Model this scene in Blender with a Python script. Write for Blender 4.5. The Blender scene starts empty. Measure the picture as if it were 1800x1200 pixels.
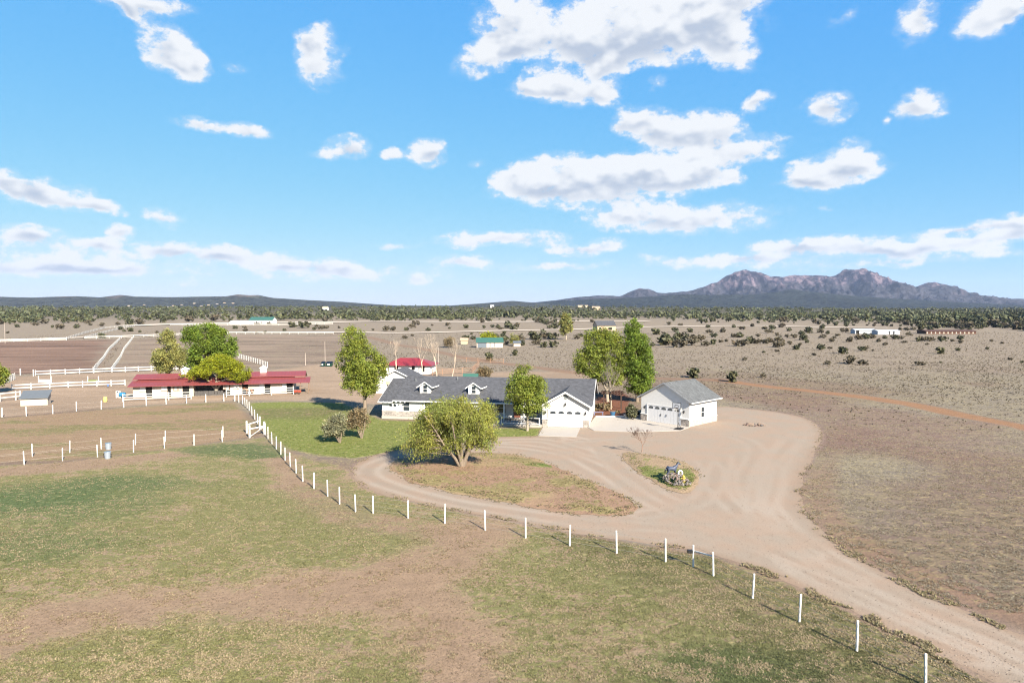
import bpy, bmesh, math, random
import numpy as np
from mathutils import Vector, Matrix, geometry
from mathutils import noise as mnoise

# ------------------------------------------------------------------ camera, sky, sun, exposure
scene = bpy.context.scene
COL = scene.collection
H, F = 15.5, 1200.0                       # camera height, focal length in photo pixels (1800 wide)
PITCH = math.atan(0.05)
CP, SP = math.cos(PITCH), math.sin(PITCH)
cam_d = bpy.data.cameras.new("camera"); cam = bpy.data.objects.new("camera", cam_d); COL.objects.link(cam)
cam.location = (0, 0, H); cam.rotation_euler = (math.pi / 2 - PITCH, 0, 0)
cam_d.sensor_width = 36; cam_d.lens = 24; cam_d.clip_start = 0.5; cam_d.clip_end = 40000
scene.camera = cam
scene.view_settings.view_transform = 'Standard'; scene.view_settings.look = 'None'
scene.view_settings.gamma = 1; scene.view_settings.use_curve_mapping = False
EXPO = 1.82
scene.view_settings.exposure = EXPO
scene.cycles.volume_max_steps = 64
scene.cycles.pixel_filter_type = 'BLACKMAN_HARRIS'; scene.cycles.filter_width = 1.15
scene.cycles.use_denoising = True; scene.cycles.denoiser = 'OPENIMAGEDENOISE'; scene.cycles.denoising_prefilter = 'FAST'; scene.cycles.denoising_input_passes = 'RGB_ALBEDO_NORMAL'
SUN_EL = math.radians(31)
SX, SY = 0.50, -0.866
sun_d = bpy.data.lights.new("sun", 'SUN'); sun_d.energy = 5.0; sun_d.angle = math.radians(0.5); sun_d.color = (1.0, 0.915, 0.78)
sun = bpy.data.objects.new("sun", sun_d); COL.objects.link(sun)
sun.rotation_euler = Vector((-SX * math.cos(SUN_EL), -SY * math.cos(SUN_EL), -math.sin(SUN_EL))).to_track_quat('-Z', 'Y').to_euler()
sun.location = (60, -80, 90)


def ray(px, py):
    u = (px - 900) / F; v = (600 - py) / F
    return u, CP + v * SP, -SP + v * CP


class NT:
    """small helper to write node trees"""
    def __init__(s, tree):
        s.t = tree; s.n = tree.nodes; s.l = tree.links
    def new(s, kind, **kw):
        nd = s.n.new(kind)
        for k, v in kw.items(): setattr(nd, k, v)
        return nd
    def val(s, nd, i, v):
        if v is None: return
        if isinstance(v, bpy.types.NodeSocket): s.l.new(v, nd.inputs[i])
        else: nd.inputs[i].default_value = v
    def math(s, op, a, b=None, c=None, clamp=False):
        nd = s.new('ShaderNodeMath', operation=op, use_clamp=clamp)
        s.val(nd, 0, a); s.val(nd, 1, b); s.val(nd, 2, c)
        return nd.outputs[0]
    def mix(s, f, a, b, mode='MIX'):
        nd = s.new('ShaderNodeMix', data_type='RGBA', blend_type=mode)
        s.val(nd, 0, f); s.val(nd, 6, a if not isinstance(a, tuple) or len(a) == 4 else (*a, 1))
        s.val(nd, 7, b if not isinstance(b, tuple) or len(b) == 4 else (*b, 1))
        return nd.outputs[2]
    def noise(s, vec, scale, detail=4, rough=.55, dist=0.0):
        nd = s.new('ShaderNodeTexNoise'); s.val(nd, 'Vector', vec)
        nd.inputs['Scale'].default_value = scale; nd.inputs['Detail'].default_value = detail
        nd.inputs['Roughness'].default_value = rough; nd.inputs['Distortion'].default_value = dist
        return nd.outputs[0]
    def smooth(s, x, a, b):
        nd = s.new('ShaderNodeMapRange', interpolation_type='SMOOTHSTEP')
        s.val(nd, 0, x); s.val(nd, 1, a); s.val(nd, 2, b)
        return nd.outputs[0]
    def mapping(s, vec, loc=(0, 0, 0), rot=(0, 0, 0), scale=(1, 1, 1), kind='POINT'):
        nd = s.new('ShaderNodeMapping', vector_type=kind); s.val(nd, 0, vec)
        nd.inputs[1].default_value = loc; nd.inputs[2].default_value = rot; nd.inputs[3].default_value = scale
        return nd.outputs[0]


# clouds: (px, py, rx, ry, tilt in degrees clockwise, weight)
CLOUDS = [
 (1150,45,185,60,0,1),(900,40,70,58,10,.9),(870,92,80,30,-20,.8),(1050,70,150,55,0,1),(1285,88,52,38,30,.9),(1240,25,75,50,0,.9),(1190,0,160,40,0,1),(1060,125,35,30,0,.6),
 (990,160,85,26,4,1),(955,145,46,24,0,.9),(1065,165,36,22,0,.7),(1160,145,22,16,0,.45),
 (250,8,85,20,0,.9),(238,26,42,14,20,.7),(305,95,64,38,32,1.05),(340,117,36,24,10,.8),(560,102,44,52,25,1),(545,75,28,25,0,.7),
 (345,218,48,13,6,.75),(430,229,58,14,4,.9),(608,262,44,22,-5,.9),(752,268,34,23,-20,1),(692,272,22,12,0,.6),
 (40,325,60,26,12,.95),(110,345,82,23,10,1),(182,364,34,13,15,.7),(285,379,38,17,5,.75),(50,413,62,21,3,1),(218,410,27,15,0,.85),
 (170,430,50,11.5,3,0.82),(300,438,55,14,0,.8),(405,450,55,16.1,3,0.82),(500,459,48,13.8,0,0.77),(600,470,75,12.6,3,0.77),(60,467,120,17.2,2,0.82),(205,476,85,14.9,3,0.77),(730,492,28,9.2,0,0.72),(325,497,28,7,0,.5),
 (1060,322,192,40,-2,1.1),(930,318,66,34,0,.9),(1010,300,75,28,0,.8),(1110,290,80,26,0,.9),(1205,302,85,32,0,.85),
 (1200,386,160,26,0,1),(1080,374,58,15,0,.7),(880,418,125,16,-2,.9),(1030,434,75,14,-2,.85),(810,458,48,13,0,.75),
 (1150,222,70,32,15,.85),(1250,225,64,30,0,.85),(1300,262,78,27,0,.9),(1180,246,70,20,0,.55),(1108,215,32,18,0,.6),(1290,312,26,15,0,.7),(1225,268,40,20,0,.6),
 (1465,190,40,30,10,1),(1610,184,52,28,10,1),(1335,180,27,15,-20,.85),(1552,216,14,9,0,.7),(1460,300,92,32,-5,1),(1500,272,48,28,0,.9),(1415,322,50,15,0,.7),
 (1615,32,46,34,-25,.9),(1735,30,56,34,-10,.95),(1790,8,40,24,0,.8),(1480,28,40,11,-25,.5),
 (1420,430,95,14,0,.75),(1600,436,115,14,2,.8),(1690,402,110,11,-5,.75),(1785,398,60,24,0,.9),(1700,424,100,12,-3,.7),(1000,466,65,7,0,.5),(420,462,230,28,3,.46),(110,455,210,32,2,.44),(660,482,130,16,0,.4),(1500,440,250,28,0,.46),(1250,462,200,18,0,.42),(900,470,150,12,0,.36),(720,275,60,18,0,.2),(560,268,30,10,0,.25),(420,120,25,10,0,.3),(1410,180,20,10,0,.3),(700,430,60,7,0,.25),(840,290,20,9,0,.3),(1440,368,16,6,0,.5),(1770,440,70,10,0,.5),(1590,460,130,8,0,.5),(1290,452,120,9,0,.45),
]


def build_world():
    w = bpy.data.worlds.new("World"); scene.world = w; w.use_nodes = True
    t = NT(w.node_tree); t.n.clear()
    out = t.new('ShaderNodeOutputWorld'); bg = t.new('ShaderNodeBackground')
    STR = 0.1
    bg.inputs[1].default_value = STR
    sky = t.new('ShaderNodeTexSky', sky_type='NISHITA', sun_disc=False)
    sky.sun_elevation = SUN_EL; sky.sun_rotation = math.atan2(SX, SY)
    sky.altitude = 1500; sky.air_density = 1.0; sky.dust_density = 0.6; sky.ozone_density = 2.5
    k = 1.0 / (STR * 2 ** EXPO)
    # the photograph's colour grade, applied evenly to the whole sky: one exponent per channel
    sc_ = t.new('ShaderNodeSeparateColor'); t.l.new(sky.outputs[0], sc_.inputs[0]); cc_ = t.new('ShaderNodeCombineColor')
    deep = t.math('MINIMUM', t.math('POWER', t.math('DIVIDE', sc_.outputs[2], 2.9), .75), 1.0)     # the zenith stays deeper than the lower sky
    for i, (top, ref, ex) in enumerate(((.66, 7.8, .90), (.80, 8.15, .42), (.945, 6.6, .02))):
        v = t.math('MULTIPLY', t.math('POWER', t.math('DIVIDE', t.math('MAXIMUM', sc_.outputs[i], .02), ref), ex), t.math('MULTIPLY', deep, top * k))
        t.l.new(v, cc_.inputs[i])
    skyraw = cc_.outputs[0]
    co = t.new('ShaderNodeTexCoord').outputs['Generated']
    sp = t.new('ShaderNodeSeparateXYZ'); t.l.new(co, sp.inputs[0])
    az = t.math('ARCTAN2', sp.outputs[0], sp.outputs[1])
    el = t.math('ARCSINE', sp.outputs[2])
    cmb = t.new('ShaderNodeCombineXYZ'); t.l.new(az, cmb.inputs[0]); t.l.new(el, cmb.inputs[1])
    ae0 = cmb.outputs[0]
    # billow warp so that the outlines are lumpy
    nz = t.new('ShaderNodeTexNoise'); t.l.new(t.mapping(ae0, scale=(1, 1.5, 1)), nz.inputs['Vector']); nz.inputs['Scale'].default_value = 17; nz.inputs['Detail'].default_value = 3
    wv = t.new('ShaderNodeVectorMath', operation='SUBTRACT'); t.l.new(nz.outputs[1], wv.inputs[0]); wv.inputs[1].default_value = (.5, .5, .5)
    ws = t.new('ShaderNodeVectorMath', operation='MULTIPLY'); t.l.new(wv.outputs[0], ws.inputs[0]); ws.inputs[1].default_value = (.050, .026, 0)
    wa = t.new('ShaderNodeVectorMath', operation='ADD'); t.l.new(ae0, wa.inputs[0]); t.l.new(ws.outputs[0], wa.inputs[1])
    ae = wa.outputs[0]
    sae = t.new('ShaderNodeSeparateXYZ'); t.l.new(ae, sae.inputs[0])
    W = None; Y = None
    for (px, py, rx, ry, tilt, wt) in CLOUDS:
        def A(x, y):
            d = Vector(ray(x, y)).normalized(); return math.atan2(d.x, d.y), math.asin(d.z)
        a, e = A(px, py); ax = abs(A(px + 20, py)[0] - a) / 20 * rx; ey = abs(A(px, py + 20)[1] - e) / 20 * ry
        src = t.new('ShaderNodeCombineXYZ'); t.l.new(sae.outputs[0], src.inputs[0]); t.l.new(sae.outputs[1], src.inputs[1])
        if W is not None: t.l.new(t.math('ADD', W, Y), src.inputs[2])       # keeps the node tree evaluated cloud by cloud
        m = t.mapping(src.outputs[0], loc=(a, e, 0), rot=(0, 0, -math.radians(tilt)), scale=(ax * 1.25, ey * 1.35, 1e6), kind='TEXTURE')
        g = t.new('ShaderNodeTexGradient', gradient_type='SPHERICAL'); t.l.new(m, g.inputs[0])
        wgt = t.math('MULTIPLY', g.outputs[1], wt)
        s2 = t.new('ShaderNodeSeparateXYZ'); t.l.new(m, s2.inputs[0])
        W = wgt if W is None else t.math('ADD', W, wgt)
        Y = t.math('MULTIPLY', wgt, s2.outputs[1]) if Y is None else t.math('MULTIPLY_ADD', wgt, s2.outputs[1], Y)
    # the rest of the sky (outside the picture) carries the same kind of scattered clouds
    far = t.math('MAXIMUM', t.smooth(t.math('ABSOLUTE', az), .72, .95), t.smooth(el, .50, .62))
    gen = t.noise(t.mapping(co, scale=(1, 1, 2.2)), 3.2, 2)
    gen = t.math('MULTIPLY', t.math('MULTIPLY', t.smooth(gen, .57, .75), far), t.smooth(el, .0, .06))
    W = t.math('ADD', W, gen)
    n1 = t.noise(t.mapping(ae0, scale=(1, 1.6, 1)), 24, 9, .62)
    n2 = t.noise(t.mapping(ae0, scale=(1, 1.3, 1)), 75, 6, .65)
    n1a = t.noise(t.mapping(ae0, scale=(1, 1.6, 1)), 24, 2.5, .5)
    n1b = t.noise(t.mapping(ae0, loc=(.006, .024, 0), scale=(1, 1.6, 1)), 24, 2.5, .5)      # the same billows a little towards the sun
    Wc = t.math('MINIMUM', W, .85)
    Fd = t.math('ADD', Wc, t.math('MULTIPLY', t.math('SUBTRACT', n1, .5), 2.1))
    Fd = t.math('ADD', Fd, t.math('MULTIPLY', t.math('SUBTRACT', n2, .5), .7))
    alpha = t.math('MULTIPLY', t.smooth(Fd, .17, .62), t.smooth(W, .0, .2))
    wisp = t.math('MULTIPLY', t.math('MULTIPLY', t.smooth(Fd, -.1, .4), t.smooth(W, .0, .3)), .26)
    alpha = t.math('MAXIMUM', alpha, wisp)
    h = t.math('DIVIDE', Y, t.math('MAXIMUM', W, .05))
    h = t.math('ADD', h, t.math('MULTIPLY', t.math('SUBTRACT', n1a, .5), .55))
    thick = t.smooth(W, .35, 1.0)
    relief = t.math('MULTIPLY', t.math('SUBTRACT', n1a, n1b), .9)
    lit = t.math('SUBTRACT', 1.0, t.math('MULTIPLY', t.smooth(t.math('ADD', h, relief), .16, -.40), thick))
    ccol = t.mix(lit, (.53 * k, .60 * k, .72 * k), (.93 * k, .95 * k, .975 * k))
    skyc = t.mix(t.math('MULTIPLY', alpha, .96), skyraw, ccol)
    t.l.new(skyc, bg.inputs[0]); t.l.new(bg.outputs[0], out.inputs[0])
    w.cycles.sampling_method = 'MANUAL'; w.cycles.sample_map_resolution = 512


build_world()

# ------------------------------------------------------------------ helpers
R = random.Random(11)
NP = np.random.RandomState(5)


def sstep(a, b, x):
    t = np.clip((np.asarray(x, float) - a) / (b - a), 0, 1); return t * t * (3 - 2 * t)


_perm = np.random.RandomState(3).permutation(4096)
_hval = np.random.RandomState(4).rand(4096)


def vnoise(x, y):
    x = np.asarray(x, float); y = np.asarray(y, float)
    xi = np.floor(x).astype(int); yi = np.floor(y).astype(int); fx = x - xi; fy = y - yi
    fx = fx * fx * (3 - 2 * fx); fy = fy * fy * (3 - 2 * fy)
    hh = lambda i, j: _hval[_perm[(_perm[i & 4095] + j) & 4095]]
    return (hh(xi, yi) * (1 - fx) + hh(xi + 1, yi) * fx) * (1 - fy) + (hh(xi, yi + 1) * (1 - fx) + hh(xi + 1, yi + 1) * fx) * fy


def fbm(x, y, o=4):
    s = 0; a = .5; n = 0
    for i in range(o):
        s = s + a * vnoise(x * 2 ** i + 17.3 * i, y * 2 ** i + 9.1 * i); n += a; a *= .5
    return s / n


def terrain(x, y):
    x = np.asarray(x, float); y = np.asarray(y, float)
    r = np.hypot(x, y)
    side = x / np.maximum(y, 50)
    top = 15.0 - 7.0 * sstep(0.05, .6, side) - 2.0 * sstep(-.2, -.7, side)
    z = top * sstep(380, 2300, r) + .9 * sstep(420, 700, r) * (fbm(x / 160, y / 160, 3) - .5) * 2
    return z * (y > 0)


def G(px, py, z=0.0):
    """ground point under a photo pixel"""
    u, dy, dz = ray(px, py)
    zz = z
    for _ in range(30):
        t = (zz - H) / min(dz, -1e-4); x, y = u * t, dy * t
        nz_ = float(terrain(x, y)) + z
        if abs(nz_ - zz) < .005: break
        zz = zz * .4 + nz_ * .6
    return Vector((x, y, nz_))


def Gs(pts): return [G(*p) for p in pts]


def ppm(y): return F / y            # photo pixels per metre at depth y


MATS = {}
ALB = .68


def mat(name, col, rough=.8, var=.0, vscale=1.5, bump=0.0, bscale=20, spec=.3, metal=0.0, col2=None, extra=None):
    if name in MATS: return MATS[name]
    col = tuple(v * ALB for v in col); col2 = col2 and tuple(v * ALB for v in col2)
    m = bpy.data.materials.new(name); m.use_nodes = True; t = NT(m.node_tree)
    b = t.n['Principled BSDF']; b.inputs['Roughness'].default_value = rough
    b.inputs['Specular IOR Level'].default_value = spec; b.inputs['Metallic'].default_value = metal
    co = t.new('ShaderNodeTexCoord').outputs['Object']
    c = (*col, 1)
    if var > 0 or col2:
        n = t.noise(co, vscale, 5, .6)
        if col2: c = t.mix(t.smooth(n, .38, .64), col, col2)
        else: c = t.mix(n, tuple(max(0, v * (1 - var)) for v in col), tuple(min(1, v * (1 + var)) for v in col))
    if extra: c = extra(t, co, c, b) or c
    if isinstance(c, tuple): b.inputs['Base Color'].default_value = c
    else: t.l.new(c, b.inputs['Base Color'])
    if bump > 0:
        bp = t.new('ShaderNodeBump'); bp.inputs['Strength'].default_value = bump; bp.inputs['Distance'].default_value = .05
        t.l.new(t.noise(co, bscale, 4), bp.inputs['Height']); t.l.new(bp.outputs[0], b.inputs['Normal'])
    MATS[name] = m
    return m


def mesh_np(name, V, Fc, mats=(), smooth=False):
    """mesh from numpy verts and an (n,k) face array"""
    me = bpy.data.meshes.new(name)
    V = np.asarray(V, np.float32); Fc = np.asarray(Fc, np.int32); n, k = Fc.shape
    me.vertices.add(len(V)); me.vertices.foreach_set('co', V.ravel())
    me.loops.add(n * k); me.loops.foreach_set('vertex_index', Fc.ravel())
    me.polygons.add(n); me.polygons.foreach_set('loop_start', np.arange(0, n * k, k, dtype=np.int32))
    if smooth: me.polygons.foreach_set('use_smooth', np.ones(n, bool))
    for m in mats: me.materials.append(m)
    me.update(calc_edges=True)
    return me


def attr_col(me, name, arr, domain='POINT'):
    a = me.attributes.new(name, 'FLOAT_COLOR', domain)
    arr = np.asarray(arr, np.float32)
    if arr.shape[1] == 3: arr = np.concatenate([arr, np.ones((len(arr), 1), np.float32)], 1)
    a.data.foreach_set('color', arr.ravel())


def attr_f(me, name, arr, domain='POINT'):
    a = me.attributes.new(name, 'FLOAT', domain); a.data.foreach_set('value', np.asarray(arr, np.float32).ravel())


def link(name, me, parent=None, loc=None, rz=None, scale=None):
    o = bpy.data.objects.new(name, me); COL.objects.link(o)
    if parent: o.parent = parent
    if loc is not None: o.location = loc
    if rz is not None: o.rotation_euler = (0, 0, rz)
    if scale is not None: o.scale = scale
    return o


def tag(o, label=None, cat=None, group=None, kind=None):
    if label: o['label'] = label
    if cat: o['category'] = cat
    if group: o['group'] = group
    if kind: o['kind'] = kind
    return o


def thing(name, label, cat, loc, rz=0, group=None):
    o = link(name, None, None, loc, rz); o.empty_display_size = .5
    return tag(o, label, cat, group)


class MB:
    def __init__(s): s.v = []; s.f = []; s.m = []
    def add(s, vs, fs, mi=0):
        b = len(s.v); s.v += [tuple(v) for v in vs]; s.f += [tuple(i + b for i in f) for f in fs]; s.m += [mi] * len(fs); return s
    def box(s, a, b, mi=0):
        (x0, y0, z0), (x1, y1, z1) = a, b
        return s.add([(x0,y0,z0),(x1,y0,z0),(x1,y1,z0),(x0,y1,z0),(x0,y0,z1),(x1,y0,z1),(x1,y1,z1),(x0,y1,z1)],
                     [(0,3,2,1),(4,5,6,7),(0,1,5,4),(1,2,6,5),(2,3,7,6),(3,0,4,7)], mi)
    def slab(s, quad, th, mi=0):
        """a flat polygon (list of points, any plane) thickened downwards by th"""
        n = len(quad); q = [Vector(p) for p in quad]; lo = [p - Vector((0, 0, th)) for p in q]
        fs = [tuple(range(n)), tuple(range(2 * n - 1, n - 1, -1))] + [(i, i + n, (i + 1) % n + n, (i + 1) % n) for i in range(n)]
        return s.add(q + lo, fs, mi)
    def prism(s, poly, off, mi=0):
        """polygon extruded along vector off"""
        n = len(poly); q = [Vector(p) for p in poly]; o = Vector(off)
        fs = [tuple(range(n)), tuple(range(2 * n - 1, n - 1, -1))] + [(i, i + n, (i + 1) % n + n, (i + 1) % n) for i in range(n)]
        return s.add(q + [p + o for p in q], fs, mi)
    def bar(s, p0, p1, w, h=None, mi=0):
        p0, p1 = Vector(p0), Vector(p1); d = (p1 - p0).normalized(); h = h or w
        up = Vector((0, 0, 1)) if abs(d.z) < .9 else Vector((0, 1, 0))
        x = d.cross(up).normalized() * w / 2; y = x.cross(d).normalized() * h / 2
        vs = [p + a * x + b * y for p in (p0, p1) for a, b in ((-1, -1), (1, -1), (1, 1), (-1, 1))]
        return s.add(vs, [(0,1,2,3),(7,6,5,4),(0,4,5,1),(1,5,6,2),(2,6,7,3),(3,7,4,0)], mi)
    def tube(s, pts, rad, n=6, mi=0, cap=True):
        pts = [Vector(p) for p in pts]; rings = []
        for i, p in enumerate(pts):
            d = (pts[min(i + 1, len(pts) - 1)] - pts[max(i - 1, 0)]).normalized()
            u = d.cross(Vector((.31, .95, .05)) if abs(d.y) < .9 else Vector((1, 0, 0))).normalized(); w = d.cross(u)
            r = rad[i] if isinstance(rad, (list, tuple)) else rad
            rings.append([p + (u * math.cos(2 * math.pi * k / n) + w * math.sin(2 * math.pi * k / n)) * r for k in range(n)])
        vs = [v for r in rings for v in r]; fs = []
        for i in range(len(rings) - 1):
            for k in range(n):
                a, b = i * n + k, i * n + (k + 1) % n; fs.append((a, b, b + n, a + n))
        if cap: fs += [tuple(range(n - 1, -1, -1)), tuple(range(len(vs) - n, len(vs)))]
        return s.add(vs, fs, mi)
    def mesh(s, name, mats, smooth=False):
        me = bpy.data.meshes.new(name); me.from_pydata(s.v, [], s.f)
        for m in (mats if isinstance(mats, (list, tuple)) else [mats]): me.materials.append(m)
        me.polygons.foreach_set('material_index', s.m)
        if smooth: me.polygons.foreach_set('use_smooth', [True] * len(s.f))
        bm = bmesh.new(); bm.from_mesh(me); bmesh.ops.recalc_face_normals(bm, faces=bm.faces); bm.to_mesh(me); bm.free()
        me.update(); return me
    def build(s, name, mats, parent=None, loc=None, smooth=False, rz=None):
        return link(name, s.mesh(name, mats, smooth), parent, loc, rz)


# ------------------------------------------------------------------ ground zones
def seg_dist(P, X, Y):
    """distance to an open polyline"""
    d = np.full(X.shape, 1e9)
    for (x0, y0), (x1, y1) in zip(P[:-1], P[1:]):
        dx, dy = x1 - x0, y1 - y0; t = np.clip(((X - x0) * dx + (Y - y0) * dy) / (dx * dx + dy * dy + 1e-9), 0, 1)
        d = np.minimum(d, np.hypot(X - x0 - t * dx, Y - y0 - t * dy))
    return d


def sdf(P, X, Y):
    """signed distance to a closed polygon, positive inside"""
    d = seg_dist(P + [P[0]], X, Y); ins = np.zeros(X.shape, bool)
    for (x0, y0), (x1, y1) in zip(P, P[1:] + [P[0]]):
        if y0 == y1: continue
        c = ((y0 > Y) != (y1 > Y)) & (X < (x1 - x0) * (Y - y0) / (y1 - y0) + x0); ins ^= c
    return np.where(ins, d, -d)


def smooth_pts(P, n=4, closed=True):
    """Catmull-Rom resampling"""
    out = []; N = len(P)
    for i in range(N if closed else N - 1):
        g = lambda j: np.array(P[j % N] if closed else P[min(max(j, 0), N - 1)])
        p0, p1, p2, p3 = g(i - 1), g(i), g(i + 1), g(i + 2)
        for k in range(n):
            t = k / n
            out.append(tuple(.5 * ((2 * p1) + (-p0 + p2) * t + (2 * p0 - 5 * p1 + 4 * p2 - p3) * t * t + (-p0 + 3 * p1 - 3 * p2 + p3) * t ** 3)))
    if not closed: out.append(tuple(P[-1]))
    return out


def W2(pts): return [(g.x, g.y) for g in Gs(pts)]


DRIVE_PX = [(1990,1195),(1800,1118),(1700,1075),(1600,1030),(1500,976),(1445,932),(1415,897),(1407,870),(1412,838),(1430,800),(1444,772),(1440,750),(1415,735),(1370,725),(1310,718),(1262,715),
            (1205,730),(1130,735),(1040,742),(955,752),(945,766),(880,768),(830,772),(790,776),(745,785),(700,791),(655,801),(628,814),(620,828),(630,848),(670,868),(760,888),(850,905),(950,925),(1050,943),(1150,956),(1250,974),(1350,1008),(1450,1052),(1550,1098),(1650,1148),(1750,1200),(1840,1255)]
DRIVE = W2(DRIVE_PX)
DRIVE = smooth_pts(DRIVE, 3)
ISLE1 = smooth_pts(W2([(686,822),(700,836),(740,853),(800,867),(900,886),(1000,902),(1070,907),(1118,897),(1112,881),(1060,855),(1000,830),(945,808),(890,797),(820,796),(750,799),(700,808)]), 3)
ISLE2 = smooth_pts(W2([(1094,802),(1106,795),(1150,800),(1200,811),(1225,827),(1229,845),(1217,862),(1190,866),(1150,848),(1112,824)]), 3)
LAWN = W2([(438,708),(500,706),(600,708),(672,738),(740,741),(850,752),(955,753),(945,766),(880,768),(800,775),(720,787),(655,800),(620,805),(560,800),(510,790),(480,772),(455,742)])
PASTURE = W2([(-400,815),(0,818),(110,812),(290,790),(465,768),(490,782),(540,806),(600,820),(640,850),(720,880),(850,908),(1050,944),(1250,976),(1450,1054),(1650,1150),(1900,1290),(1900,1400),(-600,1400)])
UPPER = W2([(-400,740),(3,735),(134,724),(257,714),(362,708),(413,706),(440,735),(462,765),(300,788),(110,810),(-400,822)])
YARD = W2([(-500,735),(-100,735),(3,733),(134,722),(257,712),(362,707),(413,705),(480,704),(560,705),(660,710),(700,690),(840,668),(900,668),(1100,668),(1100,650),(830,655),(740,640),(640,640),(560,642),(500,648),(440,652),(300,652),(62,660),(-500,672)])
ARENA1 = W2([(-300,602),(0,600),(120,598),(195,597),(160,651),(62,656),(-300,672)])
ARENA2 = W2([(225,598),(400,588),(585,590),(640,600),(640,618),(575,640),(480,648),(310,648),(200,650)])
PINKFIELD = W2([(1400,690),(1600,720),(1800,760),(1900,800),(1700,800),(1550,800),(1430,760),(1300,700)])
BED = W2([(1042,735),(1098,735),(1110,700),(1090,685),(1050,690)])
TRACK = W2([(1265,668),(1349,679.5),(1430,687.5),(1528,699),(1606,711),(1683,728),(1800,750),(1990,795)])
TRACK2 = W2([(585,588),(646,592),(700,606),(740,612),(800,625),(860,636),(930,644),(1010,655),(1110,664),(1265,668)])
PATH1 = W2([(-200,1130),(0,1110),(200,1065),(450,1047),(640,1030),(760,985),(850,935)])
PATH2 = W2([(690,1020),(740,1080),(790,1140),(830,1260)])


C_DIRT = dict(far=(.36,.288,.222), field=(.305,.255,.198), pasture=(.46,.335,.215), yard=(.46,.335,.235), arena=(.29,.185,.135), drive=(.43,.325,.262), lawn=(.30,.22,.12), bed=(.25,.105,.06), track=(.40,.225,.125))
C_GRASS = dict(far=(.285,.235,.17), field=(.30,.252,.172), pasture=(.215,.205,.085), lawn=(.20,.225,.058), arena=(.22,.165,.11))


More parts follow.
